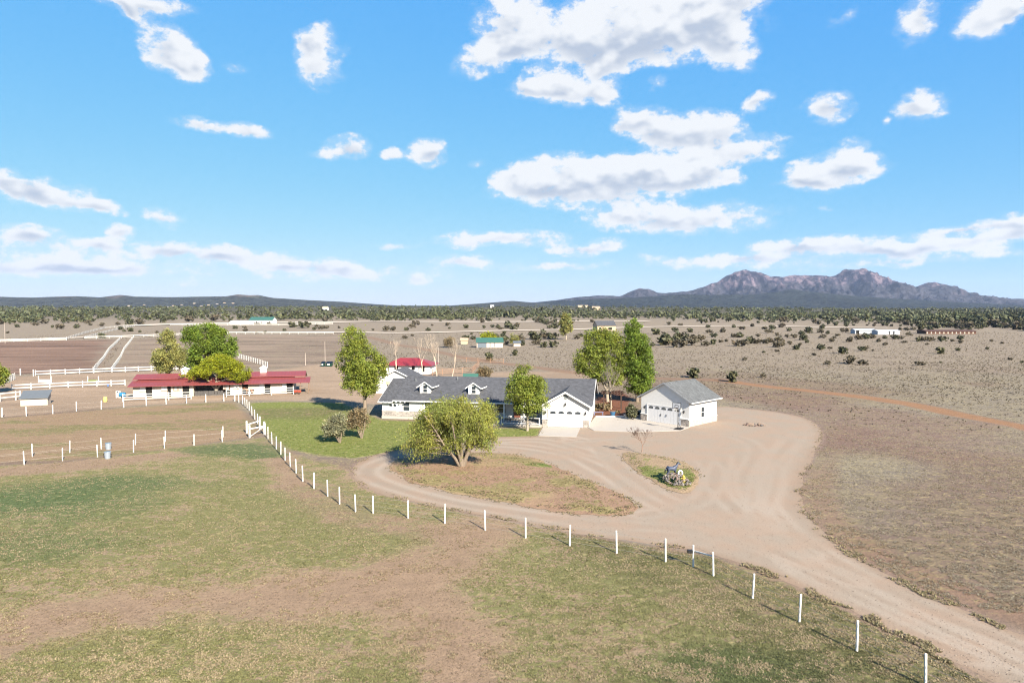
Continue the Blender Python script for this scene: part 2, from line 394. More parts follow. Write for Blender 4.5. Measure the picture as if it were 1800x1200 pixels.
def zone_paint(X, Y):
    """what the ground is made of: bare-soil colour, plant colour, plant cover"""
    n = X.size
    D = np.tile(np.array(C_DIRT['far']), (n, 1)); Gc = np.tile(np.array(C_GRASS['far']), (n, 1)); cov = np.full(n, .45)
    nz = (fbm(X / 9, Y / 9, 4) - .5)
    big = fbm(X / 40 + 5, Y / 40, 3)
    def put(w, d=None, g=None, c=None):
        nonlocal D, Gc, cov
        w1 = w[:, None]
        if d is not None: D = D * (1 - w1) + np.array(d) * w1
        if g is not None: Gc = Gc * (1 - w1) + np.array(g) * w1
        if c is not None: cov = cov * (1 - w) + c * w
    def zw(P, soft, amp): return sstep(-soft, soft, sdf(P, X, Y) + nz * amp)
    r = np.hypot(X, Y)
    # dry grey field right of the drive and far grassland
    near = sstep(200, 120, Y)
    put(near, C_DIRT['field'], C_GRASS['field'], .5)
    put(sstep(.52, .62, big) * near * .7, (.27, .175, .135), (.21, .15, .095))
    put(zw(PINKFIELD, 8, 20) * .55, (.30,.175,.14), (.22,.15,.10), .4)
    # woodland floor far away: dark with speckle
    put(sstep(650, 1500, r), (.15,.125,.09), (.05,.055,.03), .5)
    put(zw(ARENA1, 2, 6), C_DIRT['arena'], C_GRASS['arena'], .25)
    put(zw(ARENA2, 3, 12), (.34,.25,.19), (.27,.22,.155), .42)
    put(zw(YARD, 1.2, 4), C_DIRT['yard'], (.25,.21,.10), .06)
    st_ = fbm(X / 26 + 3, Y / 3.2, 4); wz = np.maximum(zw(ARENA1, 2, 6), zw(ARENA2, 3, 12)) * 1.0
    D = D * (1 + ((st_ - .5) * 1.5 * wz + (fbm(X / 12, Y / 2.5 + 9, 3) - .5) * .5 * zw(YARD, 1, 3))[:, None])
    put(zw(UPPER, .6, 1.2), (.40,.275,.172), (.215,.185,.085), .30)
    put(zw(UPPER, .6, 1.2) * sstep(.46, .60, fbm(X / 14, Y / 4 + 3, 3)), None, None, .56)
    put(zw(PASTURE, .5, 1.2), C_DIRT['pasture'], C_GRASS['pasture'], .56)
    inp = zw(PASTURE, .5, 1.0)
    for P, wd in ((PATH1, 3.3), (PATH2, 2.2)):
        d = seg_dist(P, X, Y) + nz * 5
        put(sstep(wd * 1.35, wd * .35, d) * inp * .95, (.42,.29,.195), (.30,.225,.14), .20)
    # worn strip along the paddock fence, and bare strip by the cross fence
    d = seg_dist(W2([(0,830),(200,812),(420,782),(470,785),(520,850),(600,905),(720,930),(880,955)]), X, Y) + nz * 4
    put(sstep(2.6, .6, d) * inp * .85, (.40,.275,.185), (.26,.21,.12), .22)
    for (px, py, rx, ry, a, gcol) in ((90,880,11,7,.95,(.115,.155,.062)),(250,850,8,4,.9,(.12,.155,.062)),(400,790,7,4,.85,(.115,.15,.058)),(520,900,9,8,.5,None),(640,960,9,5,.45,None),
                                (260,1150,8,3,.4,None),(1120,1010,5,3,.8,None),(1330,1180,6,3,.8,(.10,.125,.045)),(1250,1060,6,4,.5,None),(20,960,8,4,.6,(.115,.15,.06)),(460,800,3,2,.9,(.115,.15,.06))):
        g = G(px, py); q = np.sqrt(((X - g.x) / rx) ** 2 + ((Y - g.y) / ry) ** 2) + nz * 1.1
        put(sstep(1.15, .35, q) * a * inp, None, gcol, .82)
    rt = sstep(2, 7, X - (seg_x := np.interp(Y, [20, 30, 36, 42, 60], [8, 7, 4, -1, -4]))) * inp
    put(rt * .6, (.30,.22,.145), (.125,.118,.05), .60)
    put(zw(LAWN, .35, .5), C_DIRT['lawn'], C_GRASS['lawn'], .93)
    g = G(520, 725); q = np.hypot((X - g.x) / 10, (Y - g.y) / 5.5) + nz * 1.5
    put(sstep(1.2, .4, q) * zw(LAWN, .35, .5) * .75, (.35,.25,.15), (.15,.145,.055), .5)
    put(zw(BED, .4, .5), C_DIRT['bed'], (.14,.10,.05), .2)
    d = seg_dist(TRACK, X, Y) + nz * 1.2; put(sstep(2.6, 1.2, d), C_DIRT['track'], None, .06)
    d = seg_dist(TRACK2, X, Y) + nz * 2.0; put(sstep(3.4, 1.4, d) * .7, (.33,.20,.125), None, .08)
    # gravel that spills over the edge of the drive
    s = sdf(DRIVE, X, Y) if n < 2000000 else None
    put(sstep(-.55, .0, s + nz * .7) * .8, (.38,.275,.215), None, .12)
    # low weedy edge on the right bank of the drive
    rb = sstep(2.2, .5, np.abs(s + 1.5 + nz * 2)) * (X > 9) * sstep(80, 60, Y) * (1 - inp)
    put(rb * .55, (.38,.235,.155), (.24,.165,.09), .40)
    return np.clip(D * .465, 0, 1), np.clip(Gc * .59, 0, 1), cov


def ground_mat():
    m = bpy.data.materials.new("ground"); m.use_nodes = True; t = NT(m.node_tree); b = t.n['Principled BSDF']
    b.inputs['Roughness'].default_value = .95; b.inputs['Specular IOR Level'].default_value = .12
    pos = t.new('ShaderNodeNewGeometry').outputs['Position']
    at = lambda n, o: t.new('ShaderNodeAttribute', attribute_name=n).outputs[o]
    dirt, grs, cov = at('dirt', 0), at('grass', 0), at('cover', 2)
    n0 = t.noise(pos, .11, 3); n1 = t.noise(t.mapping(pos, scale=(.8, 1.15, 1)), .62, 6, .62); n2 = t.noise(pos, 3.4, 5, .65); n3 = t.noise(pos, 13, 4, .65)
    v = t.math('ADD', cov, t.math('MULTIPLY', t.math('SUBTRACT', n1, .5), 1.05))
    v = t.math('ADD', v, t.math('MULTIPLY', t.math('SUBTRACT', n2, .5), 1.15))
    v = t.math('ADD', v, t.math('MULTIPLY', t.math('SUBTRACT', n0, .5), .5))
    mask = t.smooth(v, .42, .58)
    br = t.math('MULTIPLY_ADD', n3, .75, .62)
    br2 = t.math('MULTIPLY_ADD', n2, .8, .6)
    d2 = t.mix(1.0, dirt, t.math('MULTIPLY_ADD', n3, .6, .7), 'MULTIPLY')
    d2 = t.mix(1.0, d2, t.math('MULTIPLY_ADD', t.noise(pos, 5.5, 4, .7), .8, .6), 'MULTIPLY')
    d2 = t.mix(1.0, d2, t.math('MULTIPLY_ADD', t.noise(pos, 1.1, 5, .7), .5, .75), 'MULTIPLY')
    d2 = t.mix(1.0, d2, t.math('MULTIPLY_ADD', n1, .45, .775), 'MULTIPLY')
    g2 = t.mix(1.0, grs, br, 'MULTIPLY'); g2 = t.mix(1.0, g2, br2, 'MULTIPLY')
    dry = t.mix(t.smooth(t.noise(pos, 1.7, 4), .5, .72), g2, t.mix(.5, g2, (.30, .24, .125)))
    t.l.new(t.mix(mask, d2, dry), b.inputs['Base Color'])
    bp = t.new('ShaderNodeBump'); bp.inputs['Strength'].default_value = .9; bp.inputs['Distance'].default_value = .10
    t.l.new(t.math('ADD', t.math('MULTIPLY', n2, t.math('MULTIPLY_ADD', cov, 1.5, .25)), t.math('MULTIPLY', n3, .35)), bp.inputs['Height'])
    t.l.new(bp.outputs[0], b.inputs['Normal'])
    return m


GROUND = ground_mat()


def axis(lo, hi, dmin, d0, k):
    """world coordinates with a fine step within d0 of the paddocks, growing outside"""
    xs = [0.0]
    while xs[-1] < hi: xs.append(xs[-1] + (dmin if xs[-1] < d0 else max(dmin, (xs[-1] - d0) * k + dmin)))
    ys = [0.0]
    while ys[-1] > lo: ys.append(ys[-1] - (dmin if -ys[-1] < d0 else max(dmin, (-ys[-1] - d0) * k + dmin)))
    return np.array(sorted(set(xs + ys)))


def build_ground():
    xs = axis(-9000, 9000, .5, 62, .045); ys = axis(-300, 9500, .5, 112, .03)
    X, Y = np.meshgrid(xs, ys); nx, ny = len(xs), len(ys)
    Z = terrain(X, Y)
    D, Gc, cov = zone_paint(X.ravel(), Y.ravel())
    i = np.arange(nx * ny).reshape(ny, nx)
    Fc = np.stack([i[:-1, :-1], i[:-1, 1:], i[1:, 1:], i[1:, :-1]], -1).reshape(-1, 4)
    me = mesh_np("ground", np.stack([X.ravel(), Y.ravel(), Z.ravel()], 1), Fc, [GROUND], True)
    attr_col(me, 'dirt', D); attr_col(me, 'grass', Gc); attr_f(me, 'cover', cov)
    tag(link("ground", me), "dry grassland ground with patchy green paddock and bare earth", kind='structure')


build_ground()


def sheet(name, P, z, m, step, jitter=.12, dome=0.0, attrs=None):
    """a thin sheet of ground with a ragged outline"""
    P = [Vector(p) for p in P]; out = []
    for a, b in zip(P, P[1:] + P[:1]):
        k = max(1, int((b - a).length / .45))
        for j in range(k):
            q = a.lerp(b, j / k); nrm = Vector(((b - a).y, -(b - a).x)).normalized()
            out.append(q + nrm * (jitter * 2 * ((float(fbm(q.x * .9, q.y * .9, 3)) - .5) * 2 + R.uniform(-.35, .35))))
    n = len(out); xs = [p.x for p in out]; ys = [p.y for p in out]
    gx, gy = np.meshgrid(np.arange(min(xs), max(xs), step), np.arange(min(ys), max(ys), step))
    gx, gy = gx.ravel(), gy.ravel(); s = sdf([tuple(p) for p in out], gx, gy); keep = s > step * .45
    pts = out + [Vector((x, y)) for x, y in zip(gx[keep], gy[keep])]
    v, e, f, *_ = geometry.delaunay_2d_cdt(pts, [(i, (i + 1) % n) for i in range(n)], [], 1, 1e-4)
    f = [q for q in f if len(q) == 3]
    V = np.array([(p.x, p.y, 0) for p in v]); inn = np.clip(sdf([tuple(p) for p in out], V[:, 0], V[:, 1]), 0, None)
    V[:, 2] = z + dome * sstep(0, 2.2, inn)
    Fc = np.array(f); e1 = V[Fc[:, 1]] - V[Fc[:, 0]]; e2 = V[Fc[:, 2]] - V[Fc[:, 0]]
    flip = (e1[:, 0] * e2[:, 1] - e1[:, 1] * e2[:, 0]) < 0; Fc[flip] = Fc[flip][:, ::-1]
    me = mesh_np(name, V, Fc, [m], True)
    if attrs: attrs(me, V)
    return link(name, me)


def drive_mat():
    m = bpy.data.materials.new("gravel"); m.use_nodes = True; t = NT(m.node_tree); b = t.n['Principled BSDF']
    b.inputs['Roughness'].default_value = .95; b.inputs['Specular IOR Level'].default_value = .15
    pos = t.new('ShaderNodeNewGeometry').outputs['Position']
    rut = t.new('ShaderNodeAttribute', attribute_name='rut').outputs[2]; edge = t.new('ShaderNodeAttribute', attribute_name='edge').outputs[2]
    n1 = t.noise(pos, .35, 5); n2 = t.noise(pos, 7, 5, .7); n3 = t.noise(pos, 22, 3, .7)
    c = t.mix(t.smooth(n1, .35, .65), (.232,.171,.127), (.216,.174,.135))
    c = t.mix(t.math('MULTIPLY', t.math('MAXIMUM', rut, 0.0), .55), c, (.275,.230,.188)); c = t.mix(t.math('MULTIPLY', t.math('MAXIMUM', t.math('MULTIPLY', rut, -1.0), 0.0), .50), c, (.170,.126,.096))
    c = t.mix(t.math('MULTIPLY', t.math('SUBTRACT', 1.0, edge), .55), c, (.19,.13,.088))
    c = t.mix(1.0, c, t.math('MULTIPLY_ADD', n2, .44, .78), 'MULTIPLY'); c = t.mix(1.0, c, t.math('MULTIPLY_ADD', n3, .5, .75), 'MULTIPLY')
    t.l.new(c, b.inputs['Base Color'])
    bp = t.new('ShaderNodeBump'); bp.inputs['Strength'].default_value = .55; bp.inputs['Distance'].default_value = .04
    t.l.new(t.math('ADD', n2, t.math('MULTIPLY', rut, -.12)), bp.inputs['Height']); t.l.new(bp.outputs[0], b.inputs['Normal'])
    return m


RUTS = [smooth_pts(W2(p), 5, False) for p in (
    [(1900,1190),(1700,1100),(1550,1030),(1440,970),(1370,915),(1350,870),(1375,800),(1400,765),(1380,745),(1300,735)],
    [(1900,1205),(1650,1105),(1480,1030),(1350,965),(1200,930),(1050,920),(900,900),(780,880),(680,852),(645,830),(680,808),(780,786),(900,783),(1000,800),(1080,840),(1150,885),(1250,925),(1400,985),(1560,1060)],
    [(1700,1150),(1500,1052),(1390,985),(1330,905),(1345,820),(1385,770),(1340,738),(1285,728)], [(1180,960),(1290,930),(1350,880),(1362,820)], [(1130,905),(1230,880),(1255,830),(1225,795)], [(1000,775),(1120,768),(1200,758)], [(880,775),(960,775),(1050,800)],
    [(1420,975),(1300,900),(1260,850),(1270,800),(1230,775),(1150,770),(1060,775),(1000,770)],
    [(1360,930),(1310,850),(1330,790),(1280,765),(1200,772)],
    [(1500,1020),(1350,960),(1230,905),(1140,860),(1075,810),(1040,780),(990,765)])]


def drive_attrs(me, V):
    r = np.zeros(len(V))
    for P in RUTS:
        d = seg_dist(P, V[:, 0], V[:, 1]) + (fbm(V[:, 0] / 6, V[:, 1] / 6, 2) - .5) * .4
        q = np.exp(-((d - .85) / .36) ** 2) - .5 * np.exp(-(d / .42) ** 2) - .35 * np.exp(-((d - 1.7) / .35) ** 2)
        r = np.where(np.abs(q) > np.abs(r), q, r)
    r *= (sstep(.30, .58, fbm(V[:, 0] / 7, V[:, 1] / 7, 3)) * .9 + .15) * (1 - .62 * sstep(50, 60, V[:, 1]) * (V[:, 0] > 9))
    attr_f(me, 'rut', r)
    s = sdf(DRIVE, V[:, 0], V[:, 1]); attr_f(me, 'edge', sstep(0, 1.2, s + (fbm(V[:, 0], V[:, 1], 2) - .5) * .8))


tag(sheet("driveway", DRIVE, .006, drive_mat(), .3, .10, attrs=drive_attrs), "pale pink gravel driveway looping round two grass islands", kind='structure')


def isle_attrs(kind):
    def fn(me, V):
        X, Y = V[:, 0], V[:, 1]; n = len(V); nz = fbm(X / 3, Y / 3, 4) - .5
        if kind == 1:
            e = sdf(ISLE1, X, Y); w = sstep(.4, .6, fbm(X / 7 + 3, Y / 4, 3))[:, None]
            D = (1 - w) * np.array((0.228,0.163,0.095)) + w * np.array((0.201,0.129,0.087))
            g = np.tile(np.array((0.163,0.133,0.061)), (n, 1)); c = .46 + .2 * (nz > 0) - .15 * w[:, 0]
            q = G(965, 818); k = sstep(1.3, .4, np.hypot((X - q.x) / 2.4, (Y - q.y) / 1.2) + nz * 1.2)
            g = g * (1 - k[:, None]) + np.array((.085,.11,.025)) * k[:, None]; c = c * (1 - k) + .85 * k
        else:
            e = sdf(ISLE2, X, Y); D = np.tile(np.array((.23,.165,.105)), (n, 1)); g = np.tile(np.array((.11,.122,.034)), (n, 1))
            q = G(1165, 840); k = sstep(1.6, .5, np.hypot((X - q.x) / 4.5, (Y - q.y) / 3) + nz * 1.3); c = .42 + .5 * k
        c = c * sstep(-.1, .7, e + nz); attr_col(me, 'dirt', D); attr_col(me, 'grass', g); attr_f(me, 'cover', c)
    return fn


tag(sheet("willow_island", ISLE1, .03, GROUND, .45, .25, .12, isle_attrs(1)), "dry grass island inside the driveway loop", kind='structure')
tag(sheet("statue_island", ISLE2, .03, GROUND, .35, .15, .18, isle_attrs(2)), "small teardrop grass island in the gravel", kind='structure')

# ------------------------------------------------------------------ far roads
M_ROAD = mat("pale_road", (.66,.56,.45), .95, .12, .3)


def ribbon(name, pts, w, m, z=.04, smooth_n=6):
    P = smooth_pts(W2(pts), smooth_n, False); V = []; Fc = []
    for i, p in enumerate(P):
        a = Vector(P[max(i - 1, 0)]); b = Vector(P[min(i + 1, len(P) - 1)]); d = (b - a).normalized(); nn = Vector((-d.y, d.x))
        for s in (-1, -.33, .33, 1):
            q = Vector(p) + nn * (w / 2 * s); V.append((q.x, q.y, float(terrain(q.x, q.y)) + z))
    for i in range(len(P) - 1):
        for k in range(3): Fc.append((i * 4 + k + 1, i * 4 + k, i * 4 + k + 4, i * 4 + k + 5))
    return tag(link(name, mesh_np(name, V, Fc, [m], True)), kind='structure')


ribbon("near_dirt_road", [(-300,600),(0,598),(120,594.5),(280,588.5),(400,584.3),(600,584.3),(700,585.5),(800,583.5),(900,581),(1010,579),(1130,575),(1250,573.2),(1349,573),(1468,575.5),(1560,576.5)], 11, M_ROAD, .3)
ribbon("far_dirt_road", [(225,573),(300,570.5),(400,568.6),(524,567),(660,565.6),(778,566),(884,566),(980,565),(1064,564.5),(1140,565)], 24, M_ROAD, .5)
ribbon("woodland_road", [(1410,555.8),(1450,556),(1490,556.3)], 20, M_ROAD, 1.2)

# ------------------------------------------------------------------ hills and mountains
def mountain_mat(name, veg, rock, rock2, lo, hi, amt):
    m = bpy.data.materials.new(name); m.use_nodes = True; t = NT(m.node_tree); b = t.n['Principled BSDF']
    b.inputs['Roughness'].default_value = 1; b.inputs['Specular IOR Level'].default_value = 0.05
    veg, rock, rock2 = [tuple(v * .85 for v in q) for q in (veg, rock, rock2)]
    pos = t.new('ShaderNodeNewGeometry').outputs['Position']; sp = t.new('ShaderNodeSeparateXYZ'); t.l.new(pos, sp.inputs[0])
    n1 = t.noise(pos, .0028, 7, .62); n2 = t.noise(pos, .02, 5, .7); n3 = t.noise(t.mapping(pos, scale=(1, .4, .35)), .011, 5, .65)
    hgt = t.smooth(sp.outputs[2], lo, hi)
    v = t.math('ADD', t.math('MULTIPLY', hgt, 1.0), t.math('MULTIPLY', t.math('SUBTRACT', n1, .5), 1.5))
    v = t.math('ADD', v, t.math('MULTIPLY', t.math('SUBTRACT', n3, .5), 1.3))
    mask = t.math('MULTIPLY', t.smooth(v, .35, .75), amt)
    rc = t.mix(t.smooth(t.math('ADD', t.math('MULTIPLY', n3, .6), t.math('MULTIPLY', n2, .5)), .50, .66), rock2, rock)
    vc = t.mix(t.smooth(n2, .4, .62), tuple(x * .7 for x in veg), tuple(min(1, x * 1.8) for x in veg))
    t.l.new(t.mix(mask, vc, rc), b.inputs['Base Color'])
    bp = t.new('ShaderNodeBump'); bp.inputs['Strength'].default_value = .8; bp.inputs['Distance'].default_value = 40
    t.l.new(t.math('ADD', n3, t.math('MULTIPLY', n2, .4)), bp.inputs['Height']); t.l.new(bp.outputs[0], b.inputs['Normal'])
    return m


def ridge_range(name, label, prof, D, depth, m, step, gully, x0, x1, back=.6):
    """a mountain range whose crest line runs at distance D"""
    xs_p = np.array([(p - 900) / F * D for p, q in prof]); zs_p = np.array([H + (540 - q) / F * D for p, q in prof])
    xs = np.arange((x0 - 900) / F * D, (x1 - 900) / F * D, step); ys = np.arange(D - depth, D + depth * back + step, step)
    X, Y = np.meshgrid(xs, ys)
    warp = (fbm(X / 700, Y / 700, 3) - .5) * depth * .25
    t = (Y - D + warp * np.clip(np.abs(Y - D) / depth * 2, 0, 1)) / depth
    fall = np.where(t < 0, np.clip(1 + t, 0, 1), np.clip(1 - t / back, 0, 1)); fall = fall ** 1.25
    Xs = X + (fbm(X / 500 + 7, Y / 500, 3) - .5) * 500 * np.clip(-t * 2, 0, 1)
    base = np.interp(Xs, xs_p, zs_p)
    rid = 1 - np.abs(fbm(X / 260, Y / 420 + 3, 5) * 2 - 1); rid2 = 1 - np.abs(fbm(X / 90, Y / 130, 4) * 2 - 1)
    rough = (rid - .97) * gully * 1.25 + (rid2 - .9) * gully * .35
    Z = 5 + (base - 5) * fall + rough * np.clip((base - 40) / 260, .015, 1.2) * np.clip(fall * 2.2, 0, 1) * (.22 + .78 * sstep(0, .10, np.abs(t)))
    Z = np.where(fall <= 0, -5, Z)
    nx, ny = len(xs), len(ys); i = np.arange(nx * ny).reshape(ny, nx)
    Fc = np.stack([i[:-1, :-1], i[:-1, 1:], i[1:, 1:], i[1:, :-1]], -1).reshape(-1, 4)
    me = mesh_np(name, np.stack([X.ravel(), Y.ravel(), Z.ravel()], 1), Fc, [m], True)
    return tag(link(name, me), label, kind='structure')


M_MTN = mountain_mat("mountain_rock", (.026,.025,.030), (.172,.126,.140), (.018,.017,.031), 70, 360, .85)
M_FOOT = mountain_mat("foothill_scrub", (.012,.0145,.011), (.07,.055,.05), (.05,.04,.036), 90, 420, .35)
M_LEFT = mountain_mat("hill_scrub", (.030,.032,.026), (.17,.125,.11), (.11,.085,.08), 40, 130, .5)
ridge_range("mountain", "purple grey rocky mountain range on the right horizon",
    [(700,545),(860,538),(940,531),(980,527),(1020,521),(1060,518),(1090,519),(1108,510),(1125,506),(1140,506.5),(1155,514),(1190,513),(1225,506),(1245,497),(1265,486),(1290,478),(1310,473),(1325,475),(1345,483),(1370,486),(1400,483),(1440,484),(1465,481),(1480,473),(1500,471),(1522,470),(1535,476),(1550,488),(1570,490),(1585,498),(1597,507),(1610,503),(1630,496),(1648,495),(1665,501),(1685,510),(1720,516),(1760,524),(1800,525),(1900,529),(2050,521),(2200,534),(2400,540)],
    6800, 1500, M_MTN, 16, 215, 860, 2350)
ridge_range("foothills", "dark scrub covered foothills below the mountain",
    [(760,541),(900,537),(960,530),(1050,524),(1120,522),(1200,517),(1260,518),(1330,517),(1392,508),(1440,514),(1520,521),(1600,526),(1680,531),(1800,536),(2000,534),(2300,540)],
    5300, 1300, M_FOOT, 22, 130, 760, 2250)
ridge_range("hills", "low wooded hills along the left horizon",
    [(-500,524),(-300,519),(-100,523),(0,521),(60,522.5),(140,520),(180,522),(215,518),(240,521),(300,522),(400,520.5),(420,517),(440,518.5),(455,518),(480,523),(540,527),(600,530),(640,533),(700,537),(790,537),(860,532),(900,528.5),(930,531),(1000,537),(1100,541)],
    4300, 1000, M_LEFT, 18, 40, -500, 1100)

# ------------------------------------------------------------------ air
def build_haze():
    m = bpy.data.materials.new("haze"); m.use_nodes = True; t = NT(m.node_tree); t.n.clear()
    o = t.new('ShaderNodeOutputMaterial'); v = t.new('ShaderNodeVolumePrincipled')
    v.inputs['Color'].default_value = (.56, .70, 1.0, 1); v.inputs['Density'].default_value = HAZE; v.inputs['Anisotropy'].default_value = .1
    t.l.new(v.outputs[0], o.inputs['Volume'])
    b = MB(); b.box((-12000, -2500, -7), (12000, 12000, 480)); tag(b.build("haze", m), kind='stuff')


HAZE = 3.2e-5
build_haze()

# ------------------------------------------------------------------ vegetation
def leaf_mat(name, col, trans=.35):
    m = bpy.data.materials.new(name); m.use_nodes = True; t = NT(m.node_tree); b = t.n['Principled BSDF']; out = t.n['Material Output']
    b.inputs['Roughness'].default_value = .6; b.inputs['Specular IOR Level'].default_value = .25
    a = t.new('ShaderNodeAttribute', attribute_name='tint').outputs[0]
    c = t.mix(1.0, (*[v * .86 for v in col], 1), a, 'MULTIPLY'); t.l.new(c, b.inputs['Base Color'])
    tr = t.new('ShaderNodeBsdfTranslucent'); t.l.new(t.mix(1.0, c, (1.15, 1.1, .6), 'MULTIPLY'), tr.inputs[0])
    mx = t.new('ShaderNodeMixShader'); mx.inputs[0].default_value = trans
    t.l.new(b.outputs[0], mx.inputs[1]); t.l.new(tr.outputs[0], mx.inputs[2]); t.l.new(mx.outputs[0], out.inputs[0])
    return m


def leaf_mesh(name, C, size, tint, m, up=.35, stretch=1.0, droop=0.0):
    """many small leaf sprays: one four-cornered face each"""
    n = len(C); rs = NP
    N = rs.normal(size=(n, 3)) + np.array((0, 0, up)); N /= np.linalg.norm(N, axis=1)[:, None] + 1e-9
    A = np.cross(N, rs.normal(size=(n, 3)))
    if droop > 0: A = A * (1 - droop) + np.array((0, 0, -1.0)) * droop * np.linalg.norm(A, axis=1)[:, None]
    A /= np.linalg.norm(A, axis=1)[:, None] + 1e-9
    B = np.cross(N, A); B /= np.linalg.norm(B, axis=1)[:, None] + 1e-9
    s = (np.asarray(size) * (.6 + .8 * rs.rand(n)))[:, None]
    a = A * s * stretch; b = B * s * (.55 + .3 * rs.rand(n))[:, None]
    V = np.stack([C - a, C + b, C + a, C - b * .9], 1).reshape(-1, 3)
    me = mesh_np(name, V, np.arange(4 * n).reshape(n, 4), [m])
    T = np.asarray(tint); T = T if T.ndim == 2 else np.repeat(T[:, None], 3, 1)
    attr_col(me, 'tint', T, 'FACE')
    return me


def crown_points(lobes, nclus, per, cr, seed, shell=.45, drop=.47, nf=.45):
    rs = np.random.RandomState(seed); vol = np.array([l[3] * l[4] * l[5] for l in lobes]) ** .8; vol /= vol.sum()
    C = []
    while len(C) < nclus:
        l = lobes[rs.choice(len(lobes), p=vol)]; d = rs.normal(size=3); d /= np.linalg.norm(d)
        r = shell + (1 - shell) * rs.rand() ** .6
        if rs.rand() < .18: r *= rs.rand()
        r *= .9 + .25 * (mnoise.noise(Vector(d * 1.7 + seed)))
        p = np.array(l[:3]) + d * r * np.array(l[3:])
        if mnoise.noise(Vector(p * nf) + Vector((seed, 0, 0))) * .5 + .5 < drop - .15: continue
        C.append(p)
    C = np.array(C)
    tl = .58 + .84 * rs.rand(nclus)
    pts = np.repeat(C, per, 0) + rs.normal(size=(nclus * per, 3)) * cr * np.array((.55, .55, .5))
    t = np.repeat(tl, per) * (.8 + .4 * rs.rand(nclus * per))
    hue = np.repeat(rs.normal(size=nclus) * .06, per)
    return C, pts, np.stack([t * (1 + hue), t, t * (1 - hue)], 1)


def limbs(mb, start_pts, targets, r0, rs, bend=.25, n=5, r1=.015):
    for p in targets:
        s = start_pts[min(range(len(start_pts)), key=lambda i: np.linalg.norm(np.array(start_pts[i][0]) - p) * (.7 + .6 * rs.rand()) + (3 if start_pts[i][0][2] > p[2] else 0))]
        a = np.array(s[0]); L = np.linalg.norm(p - a); mid = (a + p) / 2 + rs.normal(size=3) * L * .08 + np.array((0, 0, L * bend * .4))
        pts = [tuple((1 - t) ** 2 * a + 2 * t * (1 - t) * mid + t * t * p) for t in (0, .33, .66, 1)]
        k = min(s[1] * .6, r0)
        mb.tube(pts, [k, k * .65, k * .35, r1], n, 0, False)


def strand_tree(name, label, loc, lobes, lm, bark, trunks, nbr, per, leaf, seed):
    """open crown of long arching branches whose leaves hang along the outer half"""
    rs = np.random.RandomState(seed); root = thing(name, label, "tree", loc)
    C, _, _ = crown_points(lobes, nbr, 1, .1, seed, .55, .54, .38)
    mb = MB(); st = []; L_ = []; T_ = []
    for tr in trunks:
        mb.tube([p[:3] for p in tr], [p[3] for p in tr], 8, 0, False)
        for a, b in zip(tr[1:-1], tr[2:]):
            for t in (.2, .5, .8): st.append([a[i] * (1 - t) + b[i] * t for i in range(4)])
    for c in C:
        q = min(st, key=lambda z: np.linalg.norm(np.array(z[:3]) - c) * (.6 + .8 * rs.rand()) + (2.5 if z[2] > c[2] + .5 else 0))
        a = np.array(q[:3]); d = c - a; L = np.linalg.norm(d); mid = (a + c) / 2 + rs.normal(size=3) * L * .1 + np.array((0, 0, L * .22))
        tail = c + np.array((d[0] * .10, d[1] * .10, -rs.uniform(.15, .8))) + rs.normal(size=3) * .12
        cur = [(1 - t) ** 2 * a + 2 * t * (1 - t) * mid + t * t * c for t in np.linspace(0, 1, 6)] + [tail]
        r = min(.06, q[3] * .5)
        mb.tube([tuple(x) for x in cur], [r, r * .7, r * .5, r * .34, r * .22, .012, .006], 4, 0, False)
        cur = np.array(cur); u = rs.uniform(1.6, 6, per); i = np.minimum(u.astype(int), 5); f = (u - i)[:, None]
        sp = (.10 + .26 * rs.rand(per))[:, None] * rs.normal(size=(per, 3))
        L_.append(cur[i] * (1 - f) + cur[i + 1] * f + sp); tn = rs.uniform(.6, 1.35) * (.8 + .4 * rs.rand(per)); hu = rs.normal() * .06
        T_.append(np.stack([tn * (1 + hu), tn, tn * (1 - hu)], 1))
    mb.build("trunk", bark, root, smooth=True)
    P = np.concatenate(L_); P[:, 2] = np.maximum(P[:, 2], .3)
    link("crown", leaf_mesh("crown", P, leaf, np.concatenate(T_), lm, .35, 1.7, .6), root)
    return root


BARK = mat("bark", (.23,.18,.135), .95, .35, 6, .6, 14)
BARK_PALE = mat("pale_bark", (.34,.285,.22), .9, .3, 6, .4, 14)
BARK_DARK = mat("dark_bark", (.13,.10,.075), .95, .3, 6, .5, 14)


def make_tree(name, label, loc, lobes, nclus, per, leaf, cr, lm, bark, trunks, nlimb, limb_r, seed, drop=.47, shell=.45, stretch=1.0, droop=0.0, cat="tree", group=None, up=.35):
    """trunks: list of [(x,y,z,r),...] polylines"""
    rs = np.random.RandomState(seed)
    root = thing(name, label, cat, loc, 0, group)
    C, pts, tint = crown_points(lobes, nclus, per, cr, seed, shell, drop)
    keep = pts[:, 2] > .25; pts, tint = pts[keep], tint[keep]
    mb = MB(); st = []
    for tr in trunks:
        mb.tube([p[:3] for p in tr], [p[3] for p in tr], 8, 0, False)
        for a, b in zip(tr[:-1], tr[1:]):
            for t in (.25, .5, .75, 1):
                q = [a[i] * (1 - t) + b[i] * t for i in range(4)]
                if q[2] > .18 * tr[-1][2]: st.append((q[:3], q[3]))
    sel = C[rs.choice(len(C), min(nlimb, len(C)), replace=False)]
    limbs(mb, st, sel, limb_r, rs)
    mb.build("trunk", bark, root, smooth=True)
    link("crown", leaf_mesh("crown", pts, leaf, tint, lm, up, stretch, droop), root)
    return root


